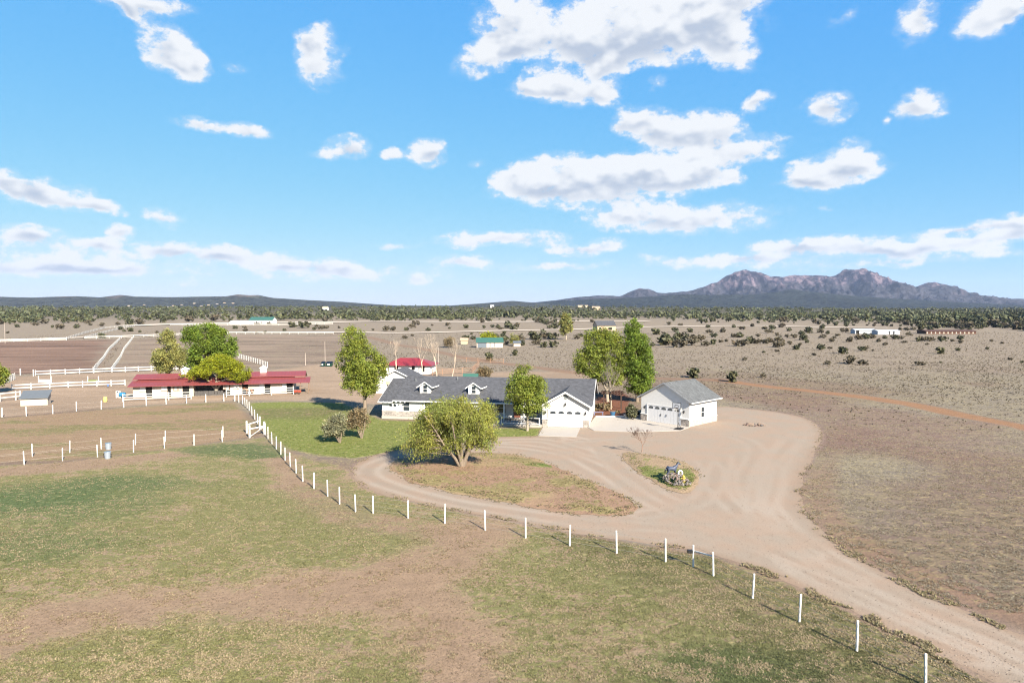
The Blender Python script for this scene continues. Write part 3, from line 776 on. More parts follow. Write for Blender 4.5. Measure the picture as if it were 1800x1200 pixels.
LM_WILLOW = leaf_mat("willow_leaf", (.235,.25,.055), .4)
LM_COTTON = leaf_mat("cottonwood_leaf", (.215,.25,.042), .42)
LM_OLIVE = leaf_mat("olive_leaf", (.19,.225,.038), .42)
LM_DEEP = leaf_mat("deep_green_leaf", (.145,.205,.028), .42)
LM_YELLOW = leaf_mat("yellow_green_leaf", (.245,.265,.018), .42)
LM_PALE = leaf_mat("pale_leaf", (.24,.235,.075), .38)
LM_JUNIPER = leaf_mat("juniper_needle", (.066,.068,.034), .1)
LM_SAGE = leaf_mat("shrub_leaf", (.092,.078,.052), .15)
LM_BROWN = leaf_mat("budding_twig", (.165,.125,.068), .2)
LM_SILVER = leaf_mat("silver_leaf", (.175,.17,.10), .2)
LM_CREAM = leaf_mat("cream_twig", (.46,.40,.31), .2)


def px_tree(px, py): g = G(px, py); return g, ppm(g.y)


# big spreading willow in the middle
g, _ = px_tree(812, 821); g.z += .12
rs = np.random.RandomState(8); wt = []
for k in range(9):
    a = -2.5 + k * .68 + rs.uniform(-.2, .2); sp_ = rs.uniform(.9, 1.7)
    ax, ay = math.cos(a) * sp_ - .25, math.sin(a) * sp_
    wt.append([(ax * .06, ay * .06, -.1, .26), (ax * .45, ay * .45, .9, .15), (ax * 1.15, ay * 1.15, 2.4, .095), (ax * 1.7, ay * 1.7, 4.0, .06), (ax * 2.3, ay * 2.3, 5.4, .04)])
strand_tree("willow_tree", "big spreading yellow green willow with many trunks on the island in the driveway loop", g,
    [(-.6,0,4.2,4.0,3.8,2.6),(.8,.2,5.3,2.3,2.6,1.8),(-1.4,0,5.2,2.2,2.4,1.5),(2.0,0,4.3,1.8,2.4,2.0),(-3.8,-.2,3.2,2.2,2.2,2.0),(-4.3,-.6,1.9,1.5,1.4,.9),(2.6,0,2.6,1.1,1.8,1.2)],
    LM_WILLOW, BARK, wt, 580, 105, .050, 27)
# tall cottonwood left of the house
g, _ = px_tree(641, 728)
make_tree("cottonwood_tree", "tall leaning light green cottonwood on the lawn beside the red barn yard", g,
    [(-.6,0,8.0,3.3,3.2,3.2),(-1.3,0,10.6,2.0,2.0,2.2),(-2.0,0,11.8,.9,1.0,1.3),(.8,0,7.0,2.9,2.8,2.6),(1.6,0,6.0,2.0,2.2,1.9),(-2.4,0,7.4,2.0,2.0,2.4),(-.8,0,4.4,2.2,2.2,1.6),(.6,0,4.0,1.9,2,1.3),(-1.9,0,4.6,1.6,1.7,1.3)],
    1250, 26, .10, .40, LM_COTTON, BARK, [[(0,0,-.1,.36),(.05,0,1.6,.27),(-.1,0,4,.22),(-.5,0,7,.15),(-1.0,0,10.5,.06)],[(0,0,2,.2),(.9,.2,4.5,.14),(1.3,.2,7,.06)]], 130, .08, 33, drop=.60)
# round tree in front of the porch
g, _ = px_tree(927, 757)
make_tree("shade_tree", "olive green egg shaped tree in front of the house porch", g,
    [(-.1,0,4.7,3.0,2.8,2.6),(-.2,0,6.7,2.0,1.9,1.8),(.3,0,3.4,2.5,2.4,1.5),(-.9,0,5.6,1.9,1.9,2.0),(.7,0,5.4,1.9,1.9,1.8)],
    900, 26, .085, .33, LM_OLIVE, BARK_PALE, [[(0,0,-.1,.19),(.02,0,1.4,.15),(-.05,0,3.5,.11),(-.1,0,6.5,.05)]], 80, .05, 41, drop=.5)
# trees round the long barn
g = G(297, 683)
make_tree("pale_poplar", "pale green loose tree standing behind the left end of the long red barn", g,
    [(0,0,6.0,3.2,3,3.6),(-.2,0,9.0,2.1,2,2.4),(.2,0,10.6,.9,.9,1.0),(-1.6,0,5.5,1.9,2,2.6),(1.4,0,5.6,2.0,2,2.8)],
    800, 22, .12, .45, LM_PALE, BARK_PALE, [[(0,0,-.1,.3),(0,0,3,.22),(0,0,7,.13),(0,0,10.5,.04)],[(0,0,1.5,.2),(-1,0,5,.12),(-1.5,0,8,.04)],[(0,0,1.5,.2),(1,0,5,.12),(1.3,0,8,.04)]], 110, .07, 52, drop=.60)
g = G(368, 677)
make_tree("green_elm", "large dense bright green tree behind the middle of the long red barn", g,
    [(.3,0,8.5,4.0,3.6,3.0),(-3.2,0,9.8,2.2,2.4,2.3),(-.6,0,11.0,2.6,2.4,1.7),(2.8,0,8.0,2.8,2.8,3.2),(4.2,0,7.2,1.5,1.8,2.4),(1.6,0,10.3,2.2,2.2,1.6),(-2.6,0,5.2,2.6,2.6,2.6),(-1.0,0,6.5,3,3,2.4)],
    1200, 26, .14, .5, LM_DEEP, BARK_DARK, [[(0,0,-.1,.42),(0,0,2.5,.33),(-.4,0,6,.2),(-.6,0,10,.06)],[(0,0,2,.3),(1.6,0,5.5,.2),(2.6,0,9,.06)],[(0,0,2.2,.28),(-1.8,0,6,.16),(-3,0,9.5,.05)]], 90, .09, 63, drop=.56)
g = G(380, 694)
make_tree("mesquite_tree", "low umbrella shaped yellow green tree in front of the long red barn", g,
    [(0,0,4.5,4.6,4.0,1.7),(.6,0,5.6,3.4,3.2,1.5),(-4.0,0,3.6,2.2,2.6,1.1),(4.2,0,3.7,2.2,2.6,1.4),(1.4,0,6.0,2.0,2,1.0),(-2,0,4.6,2.4,2.4,1.4),(3.0,0,5.0,2.2,2.2,1.2)],
    1100, 24, .11, .42, LM_YELLOW, BARK_PALE, [[(0,0,-.1,.34),(0,0,1.0,.28),(-1.2,0,2.4,.17),(-2.6,0,3.6,.07)],[(0,0,.8,.26),(1.3,.2,2.6,.16),(2.8,.2,4.0,.06)],[(0,0,.9,.24),(.2,-.3,2.8,.15),(.4,-.3,4.8,.05)]], 80, .08, 74, drop=.56, up=.8)
g = G(-3, 691)
make_tree("olive_tree", "olive green tree cut by the left edge of the picture beside the jump arena", g,
    [(0,0,3.2,1.9,1.9,1.9),(-.5,0,4.2,1.5,1.5,1.3)], 240, 20, .15, .4, LM_OLIVE, BARK_DARK, [[(0,0,-.1,.16),(0,0,2,.1),(0,0,4,.04)]], 30, .05, 75)
# poplars between the house and the garage
g = G(1068, 706)
make_tree("poplar_tree", "broad olive green poplar behind the gap between house and garage", g,
    [(-1.8,0,9.0,2.4,2.4,2.9),(-2.4,0,10.6,1.5,1.4,1.7),(.6,0,9.2,2.6,2.4,2.8),(-4.3,0,6.6,1.5,1.5,2.4),(-2.6,0,6.2,2.4,2.2,2.4),(1.0,0,6.4,2.6,2.4,2.4),(-.9,0,4.8,2.9,2.4,1.7),(-.6,0,11.0,1.6,1.5,1.2),(.9,0,4.0,2.2,2,1.5)],
    1350, 24, .12, .44, LM_OLIVE, BARK_PALE, [[(0,0,-.1,.3),(-.2,0,3,.22),(-.7,0,7,.13),(-1.2,0,11,.04)],[(0,0,1.6,.2),(-1.8,0,5,.13),(-2.5,0,9,.04)],[(0,0,1.6,.2),(.8,0,5,.12),(1.0,0,9,.04)]], 140, .08, 84, drop=.5)
g = G(1120, 706)
make_tree("columnar_poplar", "tall dense bright green columnar poplar beside the detached garage", g,
    [(-.8,0,9.4,2.1,2.2,3.2),(-.9,0,11.9,1.5,1.6,1.5),(.3,0,7.0,2.5,2.4,3.2),(.9,0,4.6,2.3,2.2,2.4),(-.6,0,5.2,2.3,2.2,2.6),(.6,0,9.0,1.8,1.9,2.6),(-.2,0,12.6,1.1,1.1,1.0),(.7,0,2.6,2.0,2,1.6),(-.6,0,3.0,1.9,2,1.6)],
    1450, 24, .115, .42, LM_DEEP, BARK, [[(0,0,-.1,.3),(0,0,4,.22),(-.3,0,9,.12),(-.5,0,13,.03)]], 80, .08, 95, drop=.48)
# poplar far behind, beside the pale road
g = G(995, 597)
make_tree("distant_poplar", "lone pale green poplar far behind the house beside the green roofed shed", g,
    [(0,0,7.5,3.4,3,4.4),(0,0,10.4,2.6,2.4,2.2),(-.5,0,4.6,2.6,2.4,2.6),(.7,0,6,2.8,2.4,3.6)], 380, 16, .34, .75, LM_PALE, BARK_PALE, [[(0,0,-.1,.4),(0,0,5,.25),(0,0,10,.06)]], 50, .12, 105, drop=.44)
for (px, py, w, h, lm, sd, lab) in ((860,600,31,17,LM_YELLOW,106,"low yellow green tree beyond the left half of the distant green roof"),(904,607,19,22,LM_PALE,107,"pale yellow tree right of the distant green roofed shed"),
                               (791,611,24,21,LM_BROWN,108,"round rust brown bare crowned tree left of the distant tan hut"),(851,665,30,23,LM_BROWN,109,"round olive brown bush peeking over the middle of the house roof"),
                               (1110,737,20,30,LM_JUNIPER,110,"dark evergreen bush in the shade of the garage wall"),(1060,718,30,12,LM_BROWN,117,"low rust coloured bush in the flower bed beside the house")):
    g, s = px_tree(px, py); w /= s; h /= s
    make_tree("round_tree", lab, g, [(0,0,h*.55,w*.5,w*.45,h*.45),(w*.15,0,h*.4,w*.36,w*.36,h*.38),(-w*.2,0,h*.42,w*.32,w*.34,h*.4)], 190, 14, max(.12, w*.035), w*.1, lm, BARK_DARK,
              [[(0,0,-.1,.1),(0,0,h*.4,.07),(0,0,h*.8,.03)]], 25, .05, sd, drop=.4, cat="tree")
# two vase shaped bushes on the lawn
g = G(598, 778)
make_tree("silver_bush", "sparse silver green bush on the lawn, the nearer of two", g,
    [(-.6,0,2.1,1.3,1.3,1.1),(-1.2,0,1.5,1.0,1.1,.8),(0,0,2.7,.9,1,.8),(-.3,0,1.3,1.0,1,.8)], 320, 16, .07, .30, LM_SILVER, BARK,
    [[(0,0,-.1,.09),(-.3*k+.2,.12*k-.2,1.0,.05),(-.55*k+.3,.2*k-.3,2.3,.02)] for k in range(4)], 70, .03, 111, drop=.48, stretch=1.4, cat="bush")
g = G(636, 770)
make_tree("budding_bush", "brownish budding bush on the lawn below the tall cottonwood", g,
    [(-.5,0,2.4,1.4,1.3,1.2),(.2,0,2.0,1.0,1.1,1.0),(-1.1,0,2.0,.9,1,.9),(-.3,0,3.0,.9,1,.7)], 330, 16, .07, .30, LM_BROWN, BARK,
    [[(0,0,-.1,.10),(-.3*k+.3,.12*k-.2,1.1,.055),(-.5*k+.5,.2*k-.3,2.5,.02)] for k in range(4)], 80, .03, 112, drop=.47, stretch=1.4, cat="bush")


def bare_tree(name, label, loc, h, spread, seed, bark, r, levels=4, twig=.012, group=None, upb=.5):
    rs = np.random.RandomState(seed); mb = MB(); tw = MB()
    def grow(p, d, L, rad, lv):
        pts = [p]; q = np.array(p)
        for i in range(3):
            d = d + rs.normal(size=3) * .13 + np.array((0, 0, .06 * upb)); d = d / np.linalg.norm(d); q = q + d * L / 3; pts.append(tuple(q))
        e = max(twig, rad * .55)
        (mb if lv < levels - 1 else tw).tube(pts, [max(rad, twig), max(twig, rad * .85), max(twig, rad * .7), e], 5 if lv < 2 else 3, 0, False)
        if lv >= levels: return
        for k in range(3 if lv < 3 else 2):
            a = rs.uniform(0, 6.28); side = np.array((math.cos(a), math.sin(a), 0)) * spread
            at = pts[2] if k == 2 else pts[3]
            nd = d + side + np.array((0, 0, upb * .4)); nd /= np.linalg.norm(nd)
            grow(at, nd, L * rs.uniform(.62, .82), rad * .58, lv + 1)
    grow((0, 0, -.05), np.array((0, 0, 1.0)), h * .34, r, 0)
    root = thing(name, label, "tree", loc, 0, group)
    mb.build("trunk", bark, root, smooth=True); tag(tw.build("twigs", bark, root), kind='stuff')
    return root


g = G(1128, 797); g.z = .2
bare_tree("bare_sapling", "small bare leafless sapling at the edge of the statue island", g, 2.6, .55, 3, mat("sapling_bark", (.26,.17,.13), .9), .06, 6, .011)
CREAM = mat("cream_bark", (.60,.49,.38), .85, .2, 4)
for i, (px, py, hp, sd, lab) in enumerate(((742,662,74,5,"slender cream barked leafless poplar nearest the right end of the small red roofed barn"),(768,664,66,6,"middle one of three cream leafless poplars behind the house roof"),(794,666,74,7,"cream leafless poplar standing furthest right behind the house roof"),(697,660,62,8,"reddish cream leafless tree in front of the small red roofed barn"))):
    g, s = px_tree(px, py)
    bare_tree("bare_poplar", lab, g, hp / s, .33, sd, CREAM, .13, 5, .016, upb=1.1)
g = G(1074, 719)
bare_tree("bare_cottonwood", "pale leafless tree with a vase of bare branches in the bed between house and garage", g, 6.5, .5, 9, BARK_PALE, .16, 6, .014, upb=.8)

# ------------------------------------------------------------------ shrubs of the grassland
def shrub_mesh(name, seed, lm, n=260, flat=.42, leaf=.085, tall=1.0):
    lobes = []; rs = np.random.RandomState(seed)
    for k in range(6): lobes.append((rs.uniform(-.28, .28), rs.uniform(-.25, .25), rs.uniform(.22, .34) * tall, rs.uniform(.18, .3), rs.uniform(.18, .3), rs.uniform(.18, .28) * tall))
    C, pts, tint = crown_points(lobes, 40, n // 40, .09, seed, .5, .35, 2.5)
    pts[:, 2] = np.clip(pts[:, 2], .02, None)
    return leaf_mesh(name, pts, leaf, tint, lm, .5)


SHRUBS = [shrub_mesh("shrub", 200 + i, LM_SAGE if i < 4 else LM_JUNIPER, 320) for i in range(7)]
JUNIPERS = [shrub_mesh("juniper_tree", 300 + i, LM_JUNIPER if i % 3 else LM_SAGE, 200, tall=1.25, leaf=.11) for i in range(6)]
rs = np.random.RandomState(77)


def shrub(px, py, w, label, group, name="shrub", meshes=None, hs=1.0):
    g = G(px, py); s = ppm(g.y); w = w / s * 1.3; ms = meshes or SHRUBS
    o = link(name, ms[rs.randint(len(ms))], None, (g.x, g.y + w * .25, g.z - .03), rs.uniform(0, 6.28), (w * 1.1, w * 1.1, w * rs.uniform(.85, 1.15) * hs))
    if group: MANY.append((o, px, py, w * s))
    return tag(o, label, "shrub" if "tree" not in name else "tree", group)


MANY = []
SPECIAL = ((1227,665,25,"dark green rounded juniper just beyond the garage roof"),(1294.5,672,21,"dark green bush right of the garage at the start of the red track"),(860.4,634,14,"upright dark juniper standing alone above the middle of the house roof"),
           (908,625,12,"low brown shrub alone behind the round porch tree"),(1344,664,9,"small grey shrub alone beside the bend of the red track"),(1499,640,18,"largest shrub at the near edge of the right hand shrub field"),
           (1653,622,16,"pointed grey shrub with a thin top in the open field at the right"),(1488,622,17,"plump green shrub left of the middle in the right hand field"),(179,594.5,12,"round green shrub touching the white lane fence gate"))
for (px, py, w, lab) in SPECIAL:
    shrub(px, py, w, lab, None, hs=1.5 if px in (860.4,) else 1.15, meshes=SHRUBS[4:] if px in (1227, 1294.5, 860.4, 1488, 179) else None)
FIELD_R = [(1152,588,18),(1187,584,10),(1214,584,11),(1245,576,9),(1249,585.5,10),(1269,584.5,12),(1305,579.5,9),(1294,593,11),(1301,593,14),(1255.6,593,11),(1345.6,579,9),(1358,579.6,10),(1354.5,585.6,12),(1375.6,575.6,11),(1335,591.6,8),(1366.7,590,9),(1388,582,9),(1385.6,593,8),(1395.6,594,11),(1410,589,11),(1410.7,598,15),(1426.7,585.6,14),(1446.7,594.4,10),(1445.6,578,9),
 (1304,609,19),(1321,604,16),(1334.4,604,14),(1348,604,14),(1358,602,11),(1371,611,15),(1374,602,16),(1388,605.6,9),(1399,615,12),(1366.7,618,6),(1342.7,620,6),(1309,633,7),(1444,615,14),(1432.7,625,8),(1406,607,7),(1419,602,8),
 (1169,607,29),(1194.4,611,21),(1198,602,22),(1213,607,24),(1230,601,21),(1240.4,608,14),(1257,605.6,12),(1268.4,602,7),(1276,600.6,7),(1147,608,10),
 (1464,601,9),(1466,595.6,8),(1493,601,14),(1474,590.7,7),(1486,584,10),(1456.7,587,8),(1443,585.6,10),(1512,597,13),(1524,596,14),(1533,595,11),(1544,601,9),(1556,595,9),(1557,606.7,8),(1574,596,11),(1585,596,10),(1591.6,603,7),(1613,600,9),(1626,600,12),(1637,600,12),(1630.7,606,6),(1655,596,8),(1660,600.4,13),(1675,600.4,6),(1690,597,11),(1692,603,9),(1744,600,6),(1763,604,5),(1736.7,614,6),(1686,616.7,8),(1460,613,6),(1516,616.7,11),(1525,616,11),(1534,616.7,5),(1454.4,641,11),(1520,642,14),(1620,642,12),(1653,638,5),(1778,633,7),(1798,638,6),(1268,646,4),(1585.6,580,8),(1595.6,581,9),(1605.5,580,8),(1600.7,590.7,9),(1617,585.6,11),(1175,571,9),(1196,573,8),(1290,576,8),(1325,574,8)]
for (px, py, w) in FIELD_R: shrub(px, py, w, "rounded grey green shrub scattered on the dry grassland right of the poplars", "shrubs in the right hand grassland")
FIELD_M = [(710,595.6,10),(725,590.7,6),(714.4,581,9),(725.6,576.7,10),(730,571.6,11),(751.6,581.6,9),(760,572.5,5),(787.8,572.7,9),(790,578,5),(819,576.7,10),(849,576.7,7),(865.6,575.6,7),(874.4,576.7,9),(881,579,7),(892,576.7,16),(902.7,580,13),(911,574,9),(965.6,576.7,10),(976.7,578,13),(971,570,5),(954.4,585,10),(885.6,586.7,7),(819,597,11),(831,597,10),(829,588,5),(882,600,22),(933,596.7,22),(962,595.6,18),(972,597,17),(918,607,14),(889,606,10),(942,606,13),(956.7,610.7,12),(973,610.7,14),(948,598,15),(1014,596,10),(1022,592,10),(917,598,14)]
for (px, py, w) in FIELD_M: shrub(px, py, w, "brown green shrub scattered between the pale dirt roads behind the house", "shrubs behind the house")
FIELD_L = [(11,585.6,6),(92,576,6),(103,578,12),(131,576.7,9),(136,575,9),(158,572,7),(178,573,10),(206,571,8),(222,571.5,14),(243,570,15),(212.7,579.6,9),(217,583,6),(228.4,582.7,10),(244.4,584,6),(273.8,586,6),(282,567,12),(293,562,6),(330,565.5,14),(378,564,17),(450,586.6,6),(465.5,586,6),(499,581.8,6),(430,582.6,8),(412,578,8),(429,577.5,6),(509,575.5,14),(519,574.5,7),(533,576.6,17),(538,574.5,11),(552,580,7),(556,574.5,6),(562.6,579,9),(572,577.8,8),(596.6,577,6),(677,582,12),(689,581,11),(654.4,581,6),(451,571,7),(473,571,7),(60,572,9),(30,575,8),(75,569,12),(112,568,12),(145,566,13)]
for (px, py, w) in FIELD_L: shrub(px, py, w, "small dark shrub scattered beyond the white lane fences on the left", "shrubs beyond the arenas")

ORD = "first second third fourth fifth sixth seventh eighth ninth tenth eleventh twelfth thirteenth fourteenth fifteenth sixteenth seventeenth eighteenth nineteenth twentieth".split()
LANDMARKS = ((1227, 655, "the juniper beyond the garage roof"), (1120, 600, "the tall columnar poplar"), (1520, 583, "the left white barn"), (1670, 584, "the long brown stable"), (1499, 638, "the largest shrub at the near edge of the field"),
             (1653, 620, "the pointed grey shrub in the open field"), (1349, 574, "the bend in the pale road"), (860, 605, "the distant green roofed house"), (995, 580, "the lone distant poplar"), (791, 605, "the rust brown bush"), (735, 586, "the small red roofed barn"),
             (458, 563, "the teal roofed stable"), (179, 590, "the round shrub at the lane fence"), (640, 575, "the top of the tall cottonwood"), (90, 578, "the far left lane fence"), (1410, 600, "the middle of the right hand shrub field"), (1330, 604, "the shrub row below the pale road"), (1780, 620, "the right edge of the open field"), (300, 575, "the pale poplar by the barn"))
by = {}
for o, px, py, w in MANY:
    k = min(range(len(LANDMARKS)), key=lambda i: (LANDMARKS[i][0] - px) ** 2 + ((LANDMARKS[i][1] - py) * 2.5) ** 2); by.setdefault(k, []).append(((LANDMARKS[k][0] - px) ** 2 + ((LANDMARKS[k][1] - py) * 2.5) ** 2, o, w))
for k, l in by.items():
    l.sort(key=lambda q: q[0])
    for i, (d_, o, w) in enumerate(l):
        if i < len(ORD): o['label'] = "%s shrub, %s nearest to %s" % ("wide" if w > 20 else "mid sized" if w > 12 else "small", ORD[i], LANDMARKS[k][2])

# woodland belt
FRONT = np.array([(-200,560),(0,520),(100,560),(200,650),(400,700),(600,640),(900,650),(1200,590),(1400,540),(1600,480),(1700,440),(1800,420),(2100,420)], float)
cand = []
rs2 = np.random.RandomState(91)
while len(cand) < 8000:
    px = rs2.uniform(-220, 2020); y = 400 / (1 - rs2.rand() * .855)
    f = np.interp(px, FRONT[:, 0], FRONT[:, 1]); r = y
    if r < f * (.93 + .25 * vnoise(px / 37, 3)): continue
    x = (px - 900) / F * y
    dens = .16 + .84 * sstep(f, f * 1.7, r)
    if rs2.rand() > dens * (.22 + 1.5 * sstep(.40, .62, fbm(x / 110, y / 110, 3))): continue
    cand.append((x, y, 2.2 + 5.6 * rs2.rand() ** 1.6))
cand.sort(key=lambda c: math.hypot(c[0], c[1]))
for (x, y, s) in cand[:300]:
    s *= .95
    o = link("juniper_tree", JUNIPERS[rs2.randint(6)], None, (x, y, float(terrain(x, y)) - .1), rs2.uniform(0, 6.28), (s * 1.15, s * 1.15, s * rs2.uniform(.9, 1.35)))
    tag(o, "dark green juniper at the near edge of the woodland belt below the hills", "tree", "junipers at the edge of the woodland")
rest = cand[300:]
proto = []
for i in range(4):
    C, pts, tint = crown_points([(0,0,.5,.42,.42,.46),(.15,.1,.4,.34,.34,.34),(-.18,-.1,.42,.32,.3,.36)], 14, 3, .14, 400 + i, .5, .3, 2.2)
    me = leaf_mesh("tmp", pts, .19, tint, LM_JUNIPER, .5); v = np.empty(len(me.vertices) * 3, np.float32); me.vertices.foreach_get('co', v); proto.append((v.reshape(-1, 3), tint)); bpy.data.meshes.remove(me)
VV = []; TT = []
for k, (x, y, s) in enumerate(rest):
    v, t = proto[k % 4]; a = rs2.uniform(0, 6.28); ca, sa = math.cos(a), math.sin(a); z = float(terrain(x, y)); s *= 1.05
    VV.append(np.stack([(v[:, 0] * ca - v[:, 1] * sa) * s * 1.15 + x, (v[:, 0] * sa + v[:, 1] * ca) * s * 1.15 + y, v[:, 2] * s * rs2.uniform(.85, 1.35) + z], 1))
    TT.append(t * np.array((1.0, 1.05, .95)) * rs2.uniform(.75, 1.35))
V = np.concatenate(VV); me = mesh_np("woodland", V, np.arange(len(V)).reshape(-1, 4), [LM_JUNIPER]); attr_col(me, 'tint', np.concatenate(TT), 'FACE')
tag(link("woodland", me), "belt of dark juniper woodland reaching to the hills", "woodland", kind='stuff')

# ------------------------------------------------------------------ grass and tufts that nobody could count
LM_GRASS = leaf_mat("grass_blade", (1, 1, 1), .2)


def tufts(name, label, pts, size, hgt, cols, blades=4, lean=.5):
    n = len(pts); rsn = np.random.RandomState(len(pts)); V = np.empty((n, blades, 3, 3)); a = rsn.rand(n, blades) * 6.283; 
    d = np.stack([np.cos(a), np.sin(a), np.zeros_like(a)], -1); pz = np.stack([-np.sin(a), np.cos(a), np.zeros_like(a)], -1)
    s = (np.asarray(size) * (.6 + .8 * rsn.rand(n)))[:, None, None]; hh = (np.asarray(hgt) * (.5 + rsn.rand(n)))[:, None, None] * np.ones((1, blades, 1))
    base = pts[:, None, :] + d * s * .25 * rsn.rand(n, blades, 1)
    V[:, :, 0] = base + pz * s * .32; V[:, :, 1] = base - pz * s * .32
    V[:, :, 2] = base + d * s * (lean + rsn.rand(n, blades, 1) * .5) + np.array((0, 0, 1.0)) * hh * (.7 + .6 * rsn.rand(n, blades, 1))
    V = V.reshape(-1, 3); me = mesh_np(name, V, np.arange(len(V)).reshape(-1, 3), [LM_GRASS])
    attr_col(me, 'tint', np.repeat(cols * (.75 + .5 * rsn.rand(n, 1)), blades, 0), 'FACE')
    return tag(link(name, me), label, "grass", kind='stuff')


def scatter(n, x0, x1, y0, y1, accept, seed):
    rsn = np.random.RandomState(seed); u = rsn.rand(n); Y = 1 / (1 / y0 + (1 / y1 - 1 / y0) * u); X = rsn.uniform(-.82, .82, n) * Y
    k = (X > x0) & (X < x1); X, Y = X[k], Y[k]; k = accept(X, Y, rsn.rand(len(X))); return X[k], Y[k]


X, Y = scatter(230000, -80, 60, 24, 72, lambda X, Y, r: (sdf(PASTURE, X, Y) > .2) & (sdf(DRIVE, X, Y) < -.25), 501)
D, Gc, cov = zone_paint(X, Y)
k = (cov + (fbm(X / 1.6, Y / 1.6, 3) - .5) * 1.0 + (fbm(X / .4, Y / .4, 2) - .5) * .9) > .40; dead = ~k; kk = k | (np.random.RandomState(12).rand(len(X)) < .45); X, Y, Gc, dead = X[kk], Y[kk], Gc[kk], dead[kk]
rr = np.random.RandomState(1).rand(len(X)); dry = ((fbm(X / .9 + 50, Y / .6, 3) - .5) * 1.6 + (fbm(X / 5, Y / 5 + 8, 3) - .5) * 1.2 + (rr - .5) * .5 > .02)[:, None]
tufts("paddock_grass", "short patchy green and straw coloured grass in the fenced paddock", np.stack([X, Y, np.zeros_like(X)], 1), np.where(dead, .055, .085), np.where(dead, .02, .04), np.where(dead[:, None], np.where(rr[:, None] < .5, np.array((.125,.088,.058)), np.array((.23,.17,.112))), np.where(dry, np.array((.235,.185,.112)), Gc * 1.15)), 3)
X, Y = scatter(300000, -20, 130, 34, 165, lambda X, Y, r: (sdf(DRIVE, X, Y) < -.5) & (X > np.interp(Y, [30, 50, 80, 90, 100], [18, 14, 27, 32, 28])) & (seg_dist(TRACK, X, Y) > 2.2) & (sdf(PASTURE, X, Y) < 0), 502)
D, Gc, cov = zone_paint(X, Y)
k = ((fbm(X / 1.6, Y / 1.1, 3) - .5) * .5 + (fbm(X / .5, Y / .5, 2) - .5) * .9 + cov) > .44; X, Y, Gc = X[k], Y[k], Gc[k]
dry = (np.random.RandomState(2).rand(len(X)) < .5)[:, None]
tufts("field_grass", "dry grey tussock grass in the open field right of the driveway", np.stack([X, Y, np.zeros_like(X)], 1), np.where(Y > 70, .14, .11), .034, np.where(dry, np.array((.215,.182,.134)), Gc * 1.28), 3)
X, Y = scatter(60000, -25, 60, 24, 95, lambda X, Y, r: (sdf(DRIVE, X, Y) > .1) & (sdf(ISLE1, X, Y) < 0) & (sdf(ISLE2, X, Y) < 0), 507)
rsn = np.random.RandomState(8); n = len(X); sz = (.012 + .028 * rsn.rand(n) ** 3)[:, None, None]
oc = np.array(((1,0,0),(0,1,0),(-1,0,0),(0,-1,0),(0,0,.8)), float); V = (oc[None] * (.6 + .7 * rsn.rand(n, 5, 1))) * sz + np.stack([X, Y, np.full(n, .016)], 1)[:, None, :]
Fo = np.array(((0,1,4),(1,2,4),(2,3,4),(3,0,4))); me = mesh_np("loose_stones", V.reshape(-1, 3), (np.arange(n)[:, None, None] * 5 + Fo[None]).reshape(-1, 3), [LM_GRASS])
attr_col(me, 'tint', np.repeat(np.where(rsn.rand(n, 1) < .5, np.array((.29,.235,.19)), np.array((.15,.115,.09))) * (.7 + .6 * rsn.rand(n, 1)), 4, 0), 'FACE'); tag(link("loose_stones", me), "loose gravel stones scattered on the driveway", "gravel", kind='stuff')
X, Y = scatter(260000, -26, 70, 24, 95, lambda X, Y, r: (np.abs(np.minimum(np.abs(sdf(DRIVE, X, Y)), np.minimum(np.abs(sdf(ISLE1, X, Y)), np.abs(sdf(ISLE2, X, Y)))) + (fbm(X, Y, 2) - .5) * .8) < .32) & (fbm(X / 1.1 + 4, Y / 1.1, 3) > .47), 508)
cc = np.where(np.random.RandomState(7).rand(len(X), 1) < .5, np.array((.165,.145,.075)), np.array((.24,.19,.112)))
tufts("roadside_weeds", "low dry weeds along the edges of the driveway", np.stack([X, Y, np.full_like(X, .03)], 1), .10, .07, cc, 3)
X, Y = scatter(80000, -260, 330, 85, 430, lambda X, Y, r: (np.random.RandomState(15).rand(len(X)) < sstep(85, 175, Y) * .9 + .04) & (sdf(DRIVE, X, Y) < -1) & (sdf(PASTURE, X, Y) < -1) & (sdf(LAWN, X, Y) < -1) & (sdf(UPPER, X, Y) < -1) & (np.hypot(X - 23, Y - 93) > 9) & ((X > 36) | (Y > 118)) & (sdf(YARD, X, Y) < -2) & (sdf(ARENA1, X, Y) < -2) & (sdf(ARENA2, X, Y) < -2) & (seg_dist(TRACK, X, Y) > 3) & (seg_dist(TRACK2, X, Y) > 3) & (fbm(X / 9, Y / 9, 3) + .35 * r > .52), 505)
cc = np.where(np.random.RandomState(6).rand(len(X), 1) < .6, np.array((.105,.086,.062)), np.array((.17,.138,.098)))
tufts("range_grass", "scattered dark grey tussocks on the dry rangeland", np.stack([X, Y, terrain(X, Y)], 1), .20 + Y * .0005, .13 + Y * .0003, cc, 3)
X, Y = scatter(60000, -30, 30, 48, 112, lambda X, Y, r: (sdf(LAWN, X, Y) > .1), 503)
D, Gc, cov = zone_paint(X, Y); tufts("lawn_grass", "short green lawn grass in front of the house", np.stack([X, Y, np.zeros_like(X)], 1), .14, .05, Gc * 1.1, 3)
X, Y = scatter(60000, -16, 24, 48, 80, lambda X, Y, r: (sdf(ISLE1, X, Y) > .3) | ((sdf(ISLE2, X, Y) > .3)), 504)
i2 = (sdf(ISLE2, X, Y) > .3); k = (fbm(X / 1.3, Y / 1.0, 3) + .25 * np.random.RandomState(9).rand(len(X)) > np.where(i2, .52, .58)); X, Y, i2 = X[k], Y[k], i2[k]
rr = np.random.RandomState(4).rand(len(X), 1)
